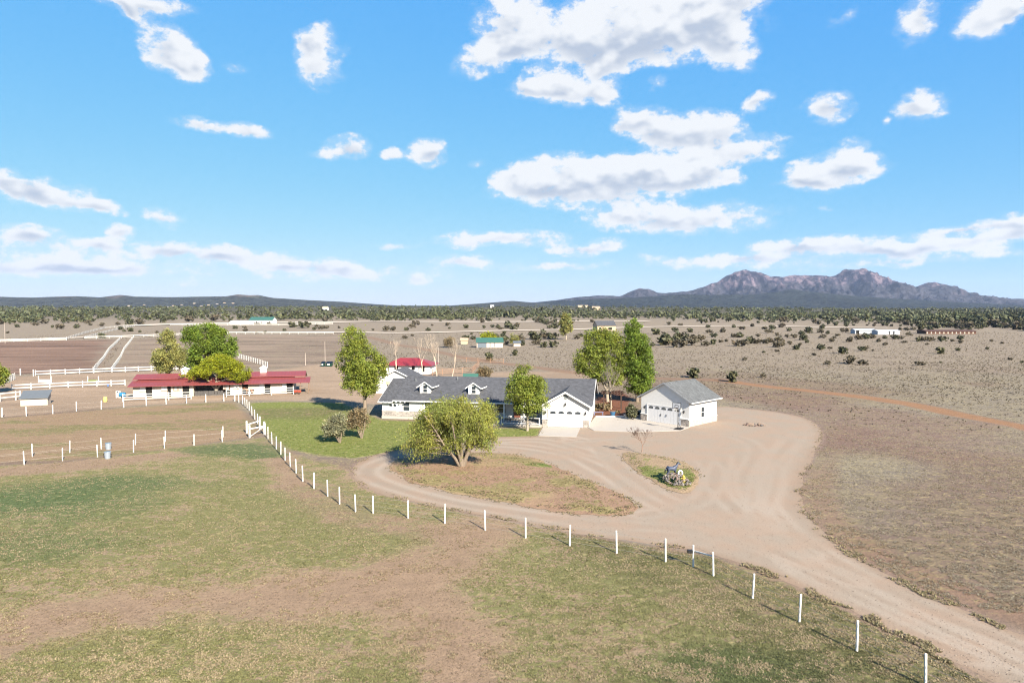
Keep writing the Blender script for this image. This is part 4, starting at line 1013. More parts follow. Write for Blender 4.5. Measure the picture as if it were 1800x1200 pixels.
colr = np.where(i2[:, None], np.where(rr < .65, np.array((.10,.115,.03)), np.array((.18,.15,.07))), np.where(rr < .3, np.array((.115,.11,.04)), np.array((.19,.15,.078))))
tufts("island_grass", "tufty grass on the two driveway islands", np.stack([X, Y, np.full_like(X, .14)], 1), .11, .06, colr, 3)

# ------------------------------------------------------------------ buildings
def siding(t, co, c, b):
    w = t.new('ShaderNodeTexWave', wave_type='BANDS', bands_direction='Z', wave_profile='SAW'); w.inputs['Scale'].default_value = 1.1
    t.l.new(co, w.inputs[0])
    bp = t.new('ShaderNodeBump'); bp.inputs['Strength'].default_value = .5; bp.inputs['Distance'].default_value = .03
    t.l.new(w.outputs[1], bp.inputs['Height']); t.l.new(bp.outputs[0], b.inputs['Normal'])


def shingle(t, co, c, b):
    br = t.new('ShaderNodeTexBrick'); br.inputs['Scale'].default_value = 1.0; br.inputs['Brick Width'].default_value = .33; br.inputs['Row Height'].default_value = .19
    br.inputs['Mortar Size'].default_value = .012; br.inputs['Color1'].default_value = (.75, .75, .75, 1); br.inputs['Color2'].default_value = (1.25, 1.25, 1.25, 1); br.inputs['Mortar'].default_value = (.55, .55, .55, 1)
    t.l.new(co, br.inputs[0])
    n = t.noise(co, 9, 4, .75); n2 = t.noise(co, .8, 3)
    o = t.mix(1.0, c, br.outputs[0], 'MULTIPLY'); o = t.mix(1.0, o, t.math('MULTIPLY_ADD', n, 1.1, .45), 'MULTIPLY')
    return t.mix(1.0, o, t.math('MULTIPLY_ADD', n2, .35, .83), 'MULTIPLY')


def stonework(t, co, c, b):
    v = t.new('ShaderNodeTexVoronoi'); v.inputs['Scale'].default_value = 1.0; t.l.new(t.mapping(co, scale=(3.2, 3.2, 6.5)), v.inputs[0])
    v2 = t.new('ShaderNodeTexVoronoi', feature='DISTANCE_TO_EDGE'); v2.inputs['Scale'].default_value = 1.0; t.l.new(t.mapping(co, scale=(3.2, 3.2, 6.5)), v2.inputs[0])
    sp = t.new('ShaderNodeSeparateColor'); t.l.new(v.outputs[1], sp.inputs[0])
    o = t.mix(sp.outputs[0], (.12, .108, .10), (.33, .285, .25)); o = t.mix(t.smooth(v2.outputs[0], .02, .09), (.26, .24, .215), o)
    bp = t.new('ShaderNodeBump'); bp.inputs['Strength'].default_value = .9; bp.inputs['Distance'].default_value = .06
    t.l.new(v2.outputs[0], bp.inputs['Height']); t.l.new(bp.outputs[0], b.inputs['Normal'])
    return o


def ribbed(t, co, c, b):
    w = t.new('ShaderNodeTexWave', wave_type='BANDS', bands_direction='X', wave_profile='SIN'); w.inputs['Scale'].default_value = .55
    t.l.new(co, w.inputs[0])
    bp = t.new('ShaderNodeBump'); bp.inputs['Strength'].default_value = .35; bp.inputs['Distance'].default_value = .04
    t.l.new(w.outputs[1], bp.inputs['Height']); t.l.new(bp.outputs[0], b.inputs['Normal'])


WHITE = mat("white_siding", (.74,.725,.70), .6, .05, 2, extra=siding)
TRIM = mat("white_trim", (.80,.79,.77), .5, .04, 3)
SHING = mat("grey_shingle", (.088,.090,.100), .9, extra=shingle)
SHING2 = mat("weathered_shingle", (.122,.127,.130), .9, extra=shingle)
STONE = mat("stone_veneer", (.3,.27,.25), .9, extra=stonework)
STONE_PALE = mat("pale_stone", (.44,.38,.33), .9, .5, 4, .5, 8)
GLASS = mat("window_glass", (.03,.04,.05), .08, spec=.6)
DARK = mat("painted_interior_shade", (.012,.011,.01), .9)  # near-black flat panels: the shade inside openings painted as colour
BLACK = mat("black_metal", (.02,.02,.022), .45)
GREYV = mat("grey_vent", (.22,.24,.24), .7)
CONC = mat("concrete", (.44,.395,.345), .85, .08, 1.2, .15, 20)
REDROOF = mat("red_metal_roof", (.235,.055,.052), .42, .16, .6, spec=.4, extra=ribbed)
BARNW = mat("cream_barn_wall", (.58,.49,.40), .75, .08, 2)
BARN_SHADE = mat("shade_dark_barn_wall", (.12,.115,.115), .85, .5, 4)  # wall darkened in its colour to stand for the shade of the recess
RAIL = mat("white_rail_paint", (.76,.74,.69), .55, .22, 5)
TEAL = mat("teal_metal_roof", (.05,.135,.105), .45, .1, 1)
GREYROOF = mat("grey_metal_roof", (.125,.14,.155), .5, .1, 1.5)
TAN = mat("tan_wall", (.50,.38,.26), .85, .12, 2)
WOOD = mat("weathered_wood", (.20,.13,.085), .9, .3, 4)


def window(parent, x, y, z, w, h, d=-1, sash=True, axis='x', frame=TRIM):
    """window on a wall; axis is the wall direction, d the outward sign"""
    f = MB(); t = .07; e = .05
    def bx(a0, a1, z0, z1, o0, o1, mb, mi=0):
        if axis == 'x': mb.box((x + a0, min(y + d * o0, y + d * o1), z + z0), (x + a1, max(y + d * o0, y + d * o1), z + z1), mi)
        else: mb.box((min(x + d * o0, x + d * o1), y + a0, z + z0), (max(x + d * o0, x + d * o1), y + a1, z + z1), mi)
    bx(-t, 0, -t, h + t, .003, e, f); bx(w, w + t, -t, h + t, .003, e, f); bx(0, w, -t, 0, .003, e, f); bx(0, w, h, h + t, .003, e, f)
    if sash: bx(0, w, h * .5 - .025, h * .5 + .025, .021, e, f)
    fo = f.build("window", frame, parent)
    g = MB(); bx(0, w, 0, h, .004, .02, g); g.build("pane", GLASS, fo)
    return fo


def garage_door(parent, x0, x1, y, h, nwin, handles, rows=3, gap=.012):
    mb = MB(); mb.box((x0, y - .03, 0.02), (x1, y + .05, h)); dr = mb.build("garage_door", mat("garage_door_paint", (.72,.715,.72), .5, .04, 2), parent)
    ps = (h - .5) / rows; n = nwin
    for r in range(rows):
        for k in range(n * 2):
            w = (x1 - x0) / (n * 2); b = MB(); b.box((x0 + k * w + gap, y - .05, .06 + r * ps), (x0 + (k + 1) * w - gap, y - .031, .06 + (r + 1) * ps - gap))
            if r == 0 and k == 0: me = b.mesh("door_panel", MATS["garage_door_paint"]); base = (x0, r)
            o = link("door_panel", me, dr, (k * w, 0, r * ps))
    w = (x1 - x0) / n
    for k in range(n):
        xa, xb = x0 + k * w + w * .17, x0 + (k + 1) * w - w * .17; b = MB()
        zt = h - .1; zb = h - .43; pts = [(xa, y - .06, zb), (xb, y - .06, zb), (xb, y - .06, zt - .1)] + [(xa + (xb - xa) * (1 - q), y - .06, zt - .1 + .1 * math.sin(math.pi * q)) for q in (.25, .5, .75)] + [(xa, y - .06, zt - .1)]
        b.prism(pts, (0, .028, 0)); p = b.build("window_pane", GLASS, dr)
    if handles:
        for k in handles:
            b = MB(); b.bar((k, y - .09, .95), (k, y - .09, 1.25), .05); b.bar((k, y - .09, .97), (k, y - .04, .97), .03); b.bar((k, y - .09, 1.23), (k, y - .04, 1.23), .03); b.build("handle", BLACK, dr)
    b = MB(); b.box((x0 - .14, y - .07, .0), (x0 - .002, y - .002, h + .14)); b.box((x1 + .002, y - .07, .0), (x1 + .14, y - .002, h + .14)); b.box((x0, y - .07, h + .004), (x1, y - .002, h + .14)); b.build("door_frame", TRIM, parent)
    return dr


def wall_lamp(parent, x, y, z):
    b = MB(); b.box((x - .07, y - .04, z), (x + .07, y - .003, z + .3)); b.bar((x, y - .03, z + .25), (x, y - .24, z + .3), .04); b.tube([(x, y - .22, z - .08), (x, y - .22, z + .2), (x, y - .22, z + .28)], [.07, .10, .03], 6); b.build("wall_lamp", BLACK, parent)


def gable_trim(parent, pts, w=.2, d=.05, off=(0, -.03, 0), m=TRIM):
    mb = MB()
    for a, b in zip(pts[:-1], pts[1:]):
        a, b = Vector(a), Vector(b); mb.prism([a, b, b - Vector((0, 0, w)), a - Vector((0, 0, w))], off)
    return mb.build("fascia", m, parent)


# ---- main ranch house
P0 = G(672, 735); HA = math.radians(-10)
house = thing("ranch_house", "long white ranch house with grey shingle roof, two dormers and an attached garage", "house", P0, HA)
EV, RZ, RY = 2.66, 5.42, 6.2; SL = (RZ - EV) / (RY + .45); L, DEP = 28.9, 12.4
mz = lambda ly: EV + SL * (ly + .45)
foot = [(0,0),(14.5,0),(14.5,1.9),(22.9,1.9),(22.9,-2.5),(L,-2.5),(L,DEP),(0,DEP)]
mb = MB(); mb.prism([(x, y, 0) for x, y in foot], (0, 0, EV - .06))
for x0, dz in ((.002, .34), (L - .202, 0)): mb.prism([(x0, .9 if dz else .05, EV - .061), (x0, DEP - (.9 if dz else .05), EV - .061), (x0, RY, RZ - .2 - dz)], (.2, 0, 0))
mb.prism([(22.95, -2.498, EV - .061), (28.85, -2.498, EV - .061), (25.9, -2.498, 4.42)], (0, .2, 0))
mb.build("wall", WHITE, house)
GX, GY, GZ, GH = 25.9, -2.95, 4.66, 3.42
ge = 2.72; yr = (GZ - EV) / SL - .45; ye = (ge - EV) / SL - .45
roof = MB(); lo = .24
roof.slab([(-.45,-.45,EV-lo),(1.7,-.45,EV-lo),(1.7,RY-.3,RZ-lo-.12),(-.45,RY-.3,RZ-lo-.12)], .14)
roof.slab([(-.45,DEP+.4,EV-lo),(-.45,RY-.3,RZ-lo-.122),(1.7,RY-.3,RZ-lo-.122),(1.7,DEP+.4,EV-lo)], .14)
roof.slab([(1.65,-.45,EV),(29.35,-.45,EV),(29.35,RY,RZ),(1.65,RY,RZ)], .14)
roof.slab([(1.65,DEP+.45,EV),(1.65,RY,RZ-.002),(29.35,RY,RZ-.002),(29.35,DEP+.45,EV)], .14)
ro = roof.build("roof", SHING, house)
gr = MB(); gr.slab([(GX,GY,GZ),(GX,yr+.1,GZ),(GX+GH,ye+.1,ge),(GX+GH,GY,ge)], .12); gr.slab([(GX,GY,GZ-.002),(GX-GH,GY,ge),(GX-GH,ye+.1,ge),(GX,yr+.1,GZ-.002)], .12)
gr.build("garage_roof", SHING, house)
gable_trim(house, [(GX - GH, GY, ge), (GX, GY, GZ), (GX + GH, GY, ge)], .24)
gable_trim(house, [(29.352, -.45, EV), (29.352, RY, RZ), (29.352, DEP + .45, EV)], .22, off=(.04, 0, 0)); gable_trim(house, [(-.45, -.45, EV - lo), (-.45, RY - .3, RZ - lo - .12), (-.45, DEP + .4, EV - lo)], .2, off=(-.04, 0, 0))
b = MB(); b.box((1.7, -.56, EV - .15), (22.4, -.452, EV - .01)); b.box((-.45, -.56, EV - lo - .15), (1.69, -.452, EV - lo - .01)); b.box((GX + GH + .002, GY, ge - .14), (GX + GH + .11, ye, ge - .02)); b.build("gutter", TRIM, house)
for k in range(7):
    b = MB(); b.box((-.3 + k * .62, -.66, EV - lo - .05), (-.14 + k * .62, -.57, EV - lo + .06)); b.build("eave_light", TRIM, house)
b = MB(); n = 10; b.prism([(GX + .05 + .26 * math.cos(2 * math.pi * k / n), -2.56, 4.0 + .42 * math.sin(2 * math.pi * k / n)) for k in range(n)], (0, .055, 0)); b.build("gable_vent", GREYV, house)
garage_door(house, 23.75, 28.05, -2.53, 2.15, 4, None)
wall_lamp(house, 23.3, -2.5, 1.75); wall_lamp(house, 28.5, -2.5, 1.75); wall_lamp(house, 25.9, -2.5, 2.85)
for x0 in (22.88, 28.2):
    b = MB(); b.box((x0, -2.62, 0), (x0 + .74, -2.503, .95)); b.box((x0 - .03, -2.66, .951), (x0 + .77, -2.504, 1.02), 1); b.build("stone_veneer", [STONE, TRIM], house)
b = MB(); b.box((0.01, -.10, .42), (14.4, -.004, 1.12)); b.box((0.0, -.14, 1.121), (14.4, -.004, 1.18), 1); b.build("stone_veneer", [STONE, TRIM], house)
b = MB(); b.box((-.04, -.12, .0), (14.45, -.003, .40)); b.build("foundation", CONC, house)
for x in (1.05, 1.65): window(house, x, -.003, 1.72, .46, .30, sash=False)
for x in (3.1, 6.2, 9.4, 12.2): window(house, x, -.1 if False else -.003, 1.19, .9, 1.15)
for x in (16.0, 20.6): window(house, x, 1.897, .95, 1.2, 1.35)
b = MB(); b.box((18.3, 1.84, .26), (19.3, 1.897, 2.3)); dd = b.build("front_door", mat("door_paint", (.16,.06,.04), .5), house)
b = MB(); b.tube([(19.15, 1.80, 1.2), (19.15, 1.83, 1.2)], .04, 6); b.build("handle", BLACK, dd)
b = MB(); b.box((14.5, -3.3, 0), (22.85, 1.895, .25)); b.build("porch_floor", CONC, house)
for x in (14.7, 17.4, 20.1, 22.5):
    b = MB(); b.box((x - .08, -.42, .251), (x + .08, -.26, EV - .15)); b.build("porch_post", TRIM, house)
for x in (15.2, 17.6, 20.2, 22.6):
    b = MB(); b.box((x - .06, -3.22, .251), (x + .06, -3.1, 1.2)); b.build("rail_post", TRIM, house)
for xa, xb in ((17.66, 20.14), (20.26, 22.54)):
    b = MB(); b.box((xa, -3.19, 1.1), (xb, -3.13, 1.17)); b.box((xa, -3.19, .4), (xb, -3.13, .46)); b.build("porch_rail", TRIM, house)
    for k in range(12):
        x = xa + (k + .5) * (xb - xa) / 12; b = MB(); b.box((x - .015, -3.175, .46), (x + .015, -3.145, 1.1))
        if k == 0: me = b.mesh("baluster", BLACK); xo = x
        link("baluster", me, house, (x - xo, 0, 0))
for x0 in (5.0, 12.0):                                              # dormers
    y0 = 1.55; w = 1.55; zb = mz(y0); zt = zb + 1.05; zp = zt + .52; xm = x0 + w / 2; yb = (zt - EV) / SL - .45; yp = (zp - EV) / SL - .45
    b = MB(); b.prism([(x0, y0, zb - .1), (x0 + w, y0, zb - .1), (x0 + w, y0, zt), (xm, y0, zp - .1), (x0, y0, zt)], (0, yb - y0, 0)); dm = b.build("dormer", WHITE, house)
    o = .38; zs = (zp - zt) / (w / 2); ze = zp - (w / 2 + o) * zs; yo = y0 - .3; yE = (ze - EV) / SL - .45
    b = MB(); b.slab([(xm, yo, zp + .06), (xm, yp + .3, zp + .06), (xm + w / 2 + o, yE + .3, ze + .06), (xm + w / 2 + o, yo, ze + .06)], .1); b.slab([(xm, yo, zp + .058), (xm - w / 2 - o, yo, ze + .06), (xm - w / 2 - o, yE + .3, ze + .06), (xm, yp + .3, zp + .058)], .1); b.build("dormer_roof", SHING, dm)
    gable_trim(dm, [(xm - w / 2 - o, yo, ze + .07), (xm, yo, zp + .07), (xm + w / 2 + o, yo, ze + .07)], .15)
    b = MB(); b.bar((xm + w / 2 + o, yo, ze), (xm + w / 2 + o + .25, yE + .2, ze + .05), .1, .14); b.build("return_trim", TRIM, dm)
    window(dm, xm - .28, y0 - .003, zb + .12, .56, .95)
for (x, y) in ((3.4, 4.7), (9.5, 5.3), (17.5, 4.6)):
    b = MB(); b.tube([(x, y, mz(y) - .1), (x, y, mz(y) + .42)], .06, 6); b.build("vent_pipe", GREYV, house)

# ---- detached garage
PG = G(1127, 738); GA = math.radians(-46.2)
det = thing("detached_garage", "detached white two car garage with grey shingle roof and stone corners", "garage", PG, GA)
w, d, ev, pk = 7.5, 6.9, 3.2, 5.5; oh = .5; xm = w / 2; s = (pk - ev) / (xm + oh)
b = MB(); b.prism([(0, 0, 0), (w, 0, 0), (w, 0, ev + oh * s - .1), (xm, 0, pk - .12), (0, 0, ev + oh * s - .1)], (0, d, 0)); b.build("wall", WHITE, det)
b = MB(); b.slab([(xm, -.32, pk), (xm, d + .5, pk), (w + oh, d + .5, ev), (w + oh, -.32, ev)], .12); b.slab([(xm, -.32, pk - .002), (-oh, -.32, ev), (-oh, d + .5, ev), (xm, d + .5, pk - .002)], .12); b.build("roof", SHING2, det)
gable_trim(det, [(-oh, -.32, ev + .01), (xm, -.32, pk + .01), (w + oh, -.32, ev + .01)], .18, m=mat('grey_trim', (.30,.31,.33), .6))
b = MB(); b.box((w + oh + .002, -.3, ev - .14), (w + oh + .1, d + .5, ev - .02)); b.build("gutter", TRIM, det)
garage_door(det, 1.15, 6.2, -.03, 2.25, 5, (3.25, 4.1), 1, .02)
wall_lamp(det, .62, 0, 1.75); wall_lamp(det, 6.75, 0, 1.75)
for xa, xb in ((0.0, .98), (6.36, 7.52)):
    b = MB(); b.box((xa, -.12, .0), (xb, -.004, .92)); b.box((xa - .02, -.16, .921), (xb + .0, -.005, .99), 1); b.build("stone_veneer", [STONE, TRIM], det)
b = MB(); b.box((w + .004, -.11, 0), (w + .11, d, .80)); b.box((w + .005, -.13, .801), (w + .15, d, .86), 1); b.build("stone_veneer", [STONE_PALE, TRIM], det)
window(det, w + .003, 2.9, .95, .72, 1.3, d=1, axis='y')

# ---- concrete pads
for nm, lab, pts in (("garage_apron", "pale concrete apron in front of the attached garage door", [(955,750),(1020,752.5),(1013,768),(946,766)]),
                     ("concrete_pad", "pale concrete court between house and detached garage", [(1033,751),(1047,731),(1124,735),(1142,739.5),(1205,748.5),(1213,751),(1196,757),(1120,759.5),(1044,757)])):
    p = [Vector((*q, 0)) for q in W2(pts)]; b = MB(); b.prism(p, (0, 0, .05)); tag(b.build(nm, CONC), lab, kind='structure')

# ---- long barn
B0 = G(234, 699); B1 = G(516, 691); BA = math.atan2(B1.y - B0.y, B1.x - B0.x); BL = (B1 - B0).length
barn = thing("horse_barn", "long low horse barn with red metal roof and cream stalls", "barn", B0, BA)
wh = 2.15; bd = 7.2; lx0, lx1 = -.6, BL + 2.9
cx0, cx1 = 9.6, 15.6                                          # recessed middle section, its shade painted into the dark wall colour
b = MB(); b.box((0, 0, 0), (cx0, bd, wh)); b.box((cx1, 0, 0), (BL, bd, wh)); b.build("wall", BARNW, barn)
b = MB(); b.box((cx0 + .002, 1.9, 0), (cx1 - .002, bd - .01, wh)); b.build("breezeway_wall", BARN_SHADE, barn)
b = MB(); b.slab([(lx0, -.95, 2.05), (lx1, -.95, 2.05), (lx1, 2.0, 2.72), (lx0, 2.0, 2.72)], .1); b.build("lower_roof", REDROOF, barn)
b = MB(); b.slab([(lx0 + .1, 1.75, 3.0), (lx1 - .9, 1.75, 3.0), (lx1 - .9, 4.3, 3.66), (lx0 + .1, 4.3, 3.66)], .1); b.slab([(lx0 + .1, bd + .6, 2.4), (lx0 + .1, 4.3, 3.658), (lx1 - .9, 4.3, 3.658), (lx1 - .9, bd + .6, 2.4)], .1); b.build("upper_roof", REDROOF, barn)
b = MB(); b.box((.3, 1.95, 2.2), (BL - .2, 2.05, 2.9)); b.build("clerestory", mat("dark_red_paint", (.10,.02,.02), .7), barn)
b = MB(); b.box((-.02, 2.2, 2.1), (BL - .1, 5.8, 2.75)); b.build("gable_fill", BARNW, barn)
def barn_x(px): 
    u, dy, dz = ray(px, 690); ca, sa = math.cos(BA), math.sin(BA)
    k = (B0.x * sa - B0.y * ca) / (u * sa - dy * ca); return ((k * u - B0.x) * ca + (k * dy - B0.y) * sa)
for a, c in ((256.5, 267.5), (294.5, 300.5), (321, 333), (426, 436.5), (465.5, 475.5), (504, 515)):
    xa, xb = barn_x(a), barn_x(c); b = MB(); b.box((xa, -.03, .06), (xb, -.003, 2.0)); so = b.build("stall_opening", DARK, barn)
for a, c in ((246, 255.5), (284, 293.5), (456, 464.8), (496, 503.5), (411, 420)):
    xa, xb = barn_x(a), barn_x(c); b = MB(); b.box((xa, -.045, 1.1), (xb, -.003, 2.0), 0); b.box((xa - .08, -.035, 1.0), (xb + .08, -.0035, 1.09), 1); b.build("shutter", [TRIM, WOOD], barn)
for px in (311, 398):
    x = barn_x(px); b = MB(); b.box((x - .55, -.05, 1.0), (x + .55, -.003, 1.95)); fr = b.build("barred_window", WOOD, barn)
    for k in range(5):
        b = MB(); xx = x - .4 + k * .2; b.box((xx - .03, -.08, 1.06), (xx + .03, -.051, 1.9)); b.build("window_bar", TRIM, fr)
for x in (barn_x(316.5), barn_x(459)):
    b = MB(); b.box((x - .55, 3.75, 3.4), (x + .55, 4.85, 4.35)); cu = b.build("cupola", TRIM, barn)
    b = MB(); b.add([(x - .7, 3.6, 4.352), (x + .7, 3.6, 4.352), (x + .7, 5.0, 4.352), (x - .7, 5.0, 4.352), (x, 4.3, 4.85)], [(0, 3, 2, 1), (0, 1, 4), (1, 2, 4), (2, 3, 4), (3, 0, 4)]); b.build("cupola_roof", TRIM, cu)
for (x, y) in ((lx1 - .25, -.7), (lx1 - .25, 4.0), (lx1 - 1.6, -.7)):
    b = MB(); b.bar((x, y, 0), (x, y, 2.1 if y < 0 else 2.7), .09); b.build("carport_post", WOOD, barn)
sm_ = MB().box((0, .1, 0), (.38, .34, .26)).mesh("stone", mat('dark_stone', (.10,.093,.088), .9, .6, 3))
for k in range(34):
    rr = random.Random(k); link("stone", sm_, barn, (cx0 + .1 + (k % 12) * .47 + rr.random() * .06, rr.random() * .08, (k // 12) * .28), 0, (1 + .2 * rr.random(), 1, 1))

# ---- small hip roofed red barn behind the house
g = G(711, 657); s = ppm(g.y)
rb = thing("red_roofed_stable", "small white stable with a red hip roof behind the house", "stable", g, math.radians(-4))
w, d, h_ = 46 / s, 7.0, 1.95; xl = -33 / s
b = MB(); b.box((xl, 0, 0), (w, d, h_)); b.build("wall", TRIM, rb)
o = .7; zt = 3.5
b = MB(); b.add([(xl - o, -o, h_ + .003), (w + o, -o, h_ + .003), (w + o, d + o, h_ + .003), (xl - o, d + o, h_ + .003), (xl + 2.6, d / 2, zt), (w - 3.4, d / 2, zt)], [(0, 1, 5, 4), (1, 2, 5), (2, 3, 4, 5), (3, 0, 4), (0, 3, 2, 1)]); b.build("roof", mat("bright_red_roof", (.27,.032,.035), .4, .1, 1), rb)
for a, c, z0 in ((13, 18.5, 1.0), (31, 36, .5), (-18, -11, .7)):
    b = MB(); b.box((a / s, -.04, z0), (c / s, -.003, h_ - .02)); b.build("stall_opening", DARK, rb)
# ---- white gabled shed left of the house
g = G(661, 691)
ws = thing("white_outbuilding", "white outbuilding with grey gable roof half hidden behind the left end of the house", "shed", g, math.radians(-8)); s = ppm(g.y)
w = 7.4; d = 6; ev = 2.5; pk = 4.25
b = MB(); b.prism([(0, 0, 0), (w, 0, 0), (w, 0, ev), (w / 2, 0, pk - .05), (0, 0, ev)], (0, d, 0)); b.build("wall", WHITE, ws)
b = MB(); q = .4; sl = (pk - ev) / (w / 2); b.slab([(w / 2, -.4, pk + .1), (w / 2, d + .3, pk + .1), (w + q, d + .3, ev + .1 - q * sl), (w + q, -.4, ev + .1 - q * sl)], .12); b.slab([(w / 2, -.4, pk + .098), (-q, -.4, ev + .1 - q * sl), (-q, d + .3, ev + .1 - q * sl), (w / 2, d + .3, pk + .098)], .12); b.build("roof", SHING, ws)
gable_trim(ws, [(-q, -.4, ev + .1 - q * sl), (w / 2, -.4, pk + .1), (w + q, -.4, ev + .1 - q * sl)], .2)
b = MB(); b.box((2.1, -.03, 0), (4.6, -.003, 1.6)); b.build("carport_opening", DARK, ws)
b = MB(); b.box((1.9, -.07, 1.604), (4.8, -.004, 2.15)); b.build("lintel", TAN, ws)
# ---- little loafing shed at the left
g = G(36, 713.5); s = ppm(g.y)
hs = thing("loafing_shed", "small cream shed with a slanted grey metal roof in the dirt yard", "shed", g, math.radians(20))
w = 41 / s
b = MB(); b.prism([(0, 0, 0), (0, 1.9, 0), (0, 1.9, 2.0), (0, 0, 1.25)], (w, 0, 0)); b.build("wall", BARNW, hs)
b = MB(); b.slab([(-.15, -.3, 1.2), (w + .15, -.3, 1.2), (w + .15, 2.2, 2.2), (-.15, 2.2, 2.2)], .08); b.build("roof", GREYROOF, hs)


def simple_building(name, label, px0, px1, py, wh, rise, depth, wallm, roofm, rz=0.0, cat="building", doors=(), group=None, dm=DARK, ends=.3):
    a = G(px0, py); s = ppm(a.y); w = (px1 - px0) / s
    r = thing(name, label, cat, (a.x, a.y, a.z - .05), rz, group)
    b = MB(); b.prism([(0, 0, 0), (0, depth, 0), (0, depth, wh), (0, depth / 2, wh + rise - .03), (0, 0, wh)], (w, 0, 0)); b.build("wall", wallm, r)
    o = .4; sl = rise / (depth / 2)
    b = MB(); b.slab([(-ends, -o, wh - o * sl + .06), (w + ends, -o, wh - o * sl + .06), (w + ends, depth / 2, wh + rise + .06), (-ends, depth / 2, wh + rise + .06)], .12); b.slab([(-ends, depth + o, wh - o * sl + .06), (-ends, depth / 2, wh + rise + .058), (w + ends, depth / 2, wh + rise + .058), (w + ends, depth + o, wh - o * sl + .06)], .12); b.build("roof", roofm, r)
    for (x0, x1, z0, z1) in doors:
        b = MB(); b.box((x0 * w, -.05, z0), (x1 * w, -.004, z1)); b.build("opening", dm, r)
    return r


simple_building("green_roofed_house", "cream house with a green metal roof far behind the main house", 838, 884, 611, 2.3, 1.4, 7, BARNW, TEAL, .06, "house", ((.03,.38,.0,2.1),(.5,.53,.3,2.0),(.66,.69,.3,2.0)), dm=mat("slate_paint", (.13,.16,.19), .7))
simple_building("green_shed", "tiny green roofed shed just beyond the ridge of the main house", 816, 838, 683, 2.1, .7, 2.0, BARNW, TEAL, 0, "shed")
simple_building("tan_hut", "tan hut left of the distant green roofed house", 810, 822, 605, 2.0, .6, 3, TAN, TAN, 0, "shed")
simple_building("small_shed", "small grey white shed right of the distant green roofed house", 903, 915, 609, 1.6, .6, 3, BARNW, GREYROOF, 0, "shed")
simple_building("distant_stable", "long white stable with a teal roof beside the far dirt road on the left", 438, 478, 569, 3.4, 2.6, 14, TRIM, TEAL, .05, "stable", ((.1,.14,.3,2.6),(.3,.34,.3,2.6),(.5,.54,.3,2.6)))
simple_building("distant_annex", "low white annex at the left of the teal roofed stable", 404, 437, 570, 2.2, 1.0, 9, TRIM, TRIM, .05, "building")
simple_building("white_barn", "left one of two white barns at the right edge of the woodland", 1503, 1537, 586.5, 2.2, .7, 8, mat("cool_white_wall", (.46,.49,.53), .6), MATS['cool_white_wall'], -.15, "barn", ((.05,.2,.0,2.2),))
simple_building("white_barn", "right one of two white barns at the right edge of the woodland", 1543, 1580, 588, 2.1, .7, 8, mat("cool_white_wall", (.5,.54,.6)), MATS['cool_white_wall'], -.08, "barn", ((.5,.55,.0,2.2),(.7,.76,.0,2.2)))
simple_building("long_brown_stable", "long low dark brown stable behind shrubs at the far right", 1628, 1716, 587, 1.7, .7, 9, mat("brown_wall", (.10,.05,.035), .9), mat("brown_roof", (.085,.045,.035), .85), 0, "stable", tuple((k / 12 + .01, k / 12 + .03, .3, 1.2) for k in range(12)), dm=BARNW)
simple_building("grey_roofed_house", "house with a grey roof showing above the poplars beside the pale road", 1050, 1083, 581, 3.5, 3.0, 13, TAN, SHING, .1, "house", ((.1,.2,.5,2.2),(.6,.8,.5,2.2)))
for (x0, x1, y, wm, rm, lab) in ((985,997,540,TRIM,TRIM,"small white house on the wooded rise left of the tan houses"),(1016,1034,540.5,TAN,TAN,"large tan house on the wooded rise beyond the distant poplar"),(1041,1055,545,TAN,mat("clay_roof",(.42,.30,.22),.8),"low tan roofed house on the slope below the large tan house"),
                         (531,536,537,TRIM,TRIM,"tiny white house on the ridge left of the far clearing"),(566,575,541.5,TRIM,TAN,"tiny pale house in the woodland right of the small white house"),(862,868,537,TRIM,TRIM,"tiny white house on the skyline above the green roofed house")):
    simple_building("hillside_house", lab, x0, x1, y, 5, 3, 14, wm, rm, 0, "house")
for i, (x, y) in enumerate(((292,533),(303,535),(318,531),(340,532),(352,534),(365,530),(380,533),(393,532),(150,531),(225,530),(252,529),(408,527))):
    a = Vector(((x - 900) / F * 3750, 3750, 0)); hill = bpy.data.objects["hills"]
    yy = 3600.0 + (i % 4) * 60; X_ = (x - 900) / F * yy
    ok, loc, *_ = hill.ray_cast(Vector((X_, yy, 900)), Vector((0, 0, -1)))
    if not ok: continue
    r = thing("hillside_house", "tiny pale house on the left hills, %s from the left in the row" % ORD[sorted((292,303,318,340,352,365,380,393,150,225,252,408)).index(x)], "house", (loc.x, loc.y, loc.z - 1), 0, "houses on the left hills")
    b = MB(); b.box((0, 0, 0), (12, 9, 3.6)); b.build("wall", BARNW if i % 3 == 0 else TAN, r); b = MB(); b.prism([(-.5, -1, 3.61), (-.5, 10, 3.61), (-.5, 4.5, 5.6)], (13, 0, 0)); b.build("roof", TAN if i % 2 else GREYROOF, r)

# ------------------------------------------------------------------ fences
POST = MB().tube([(0, 0, -.1), (0, 0, .98), (0, 0, 1)], [.055, .055, .035], 8).mesh("post", RAIL)
UNITBOX = MB().box((-.5, -.5, 0), (.5, .5, 1)).mesh("post", RAIL)
UNITRAIL = MB().box((0, -.5, -.5), (1, .5, .5)).mesh("rail", RAIL)
WIRE = mat("fence_wire", (.30,.28,.25), .5, metal=.3)


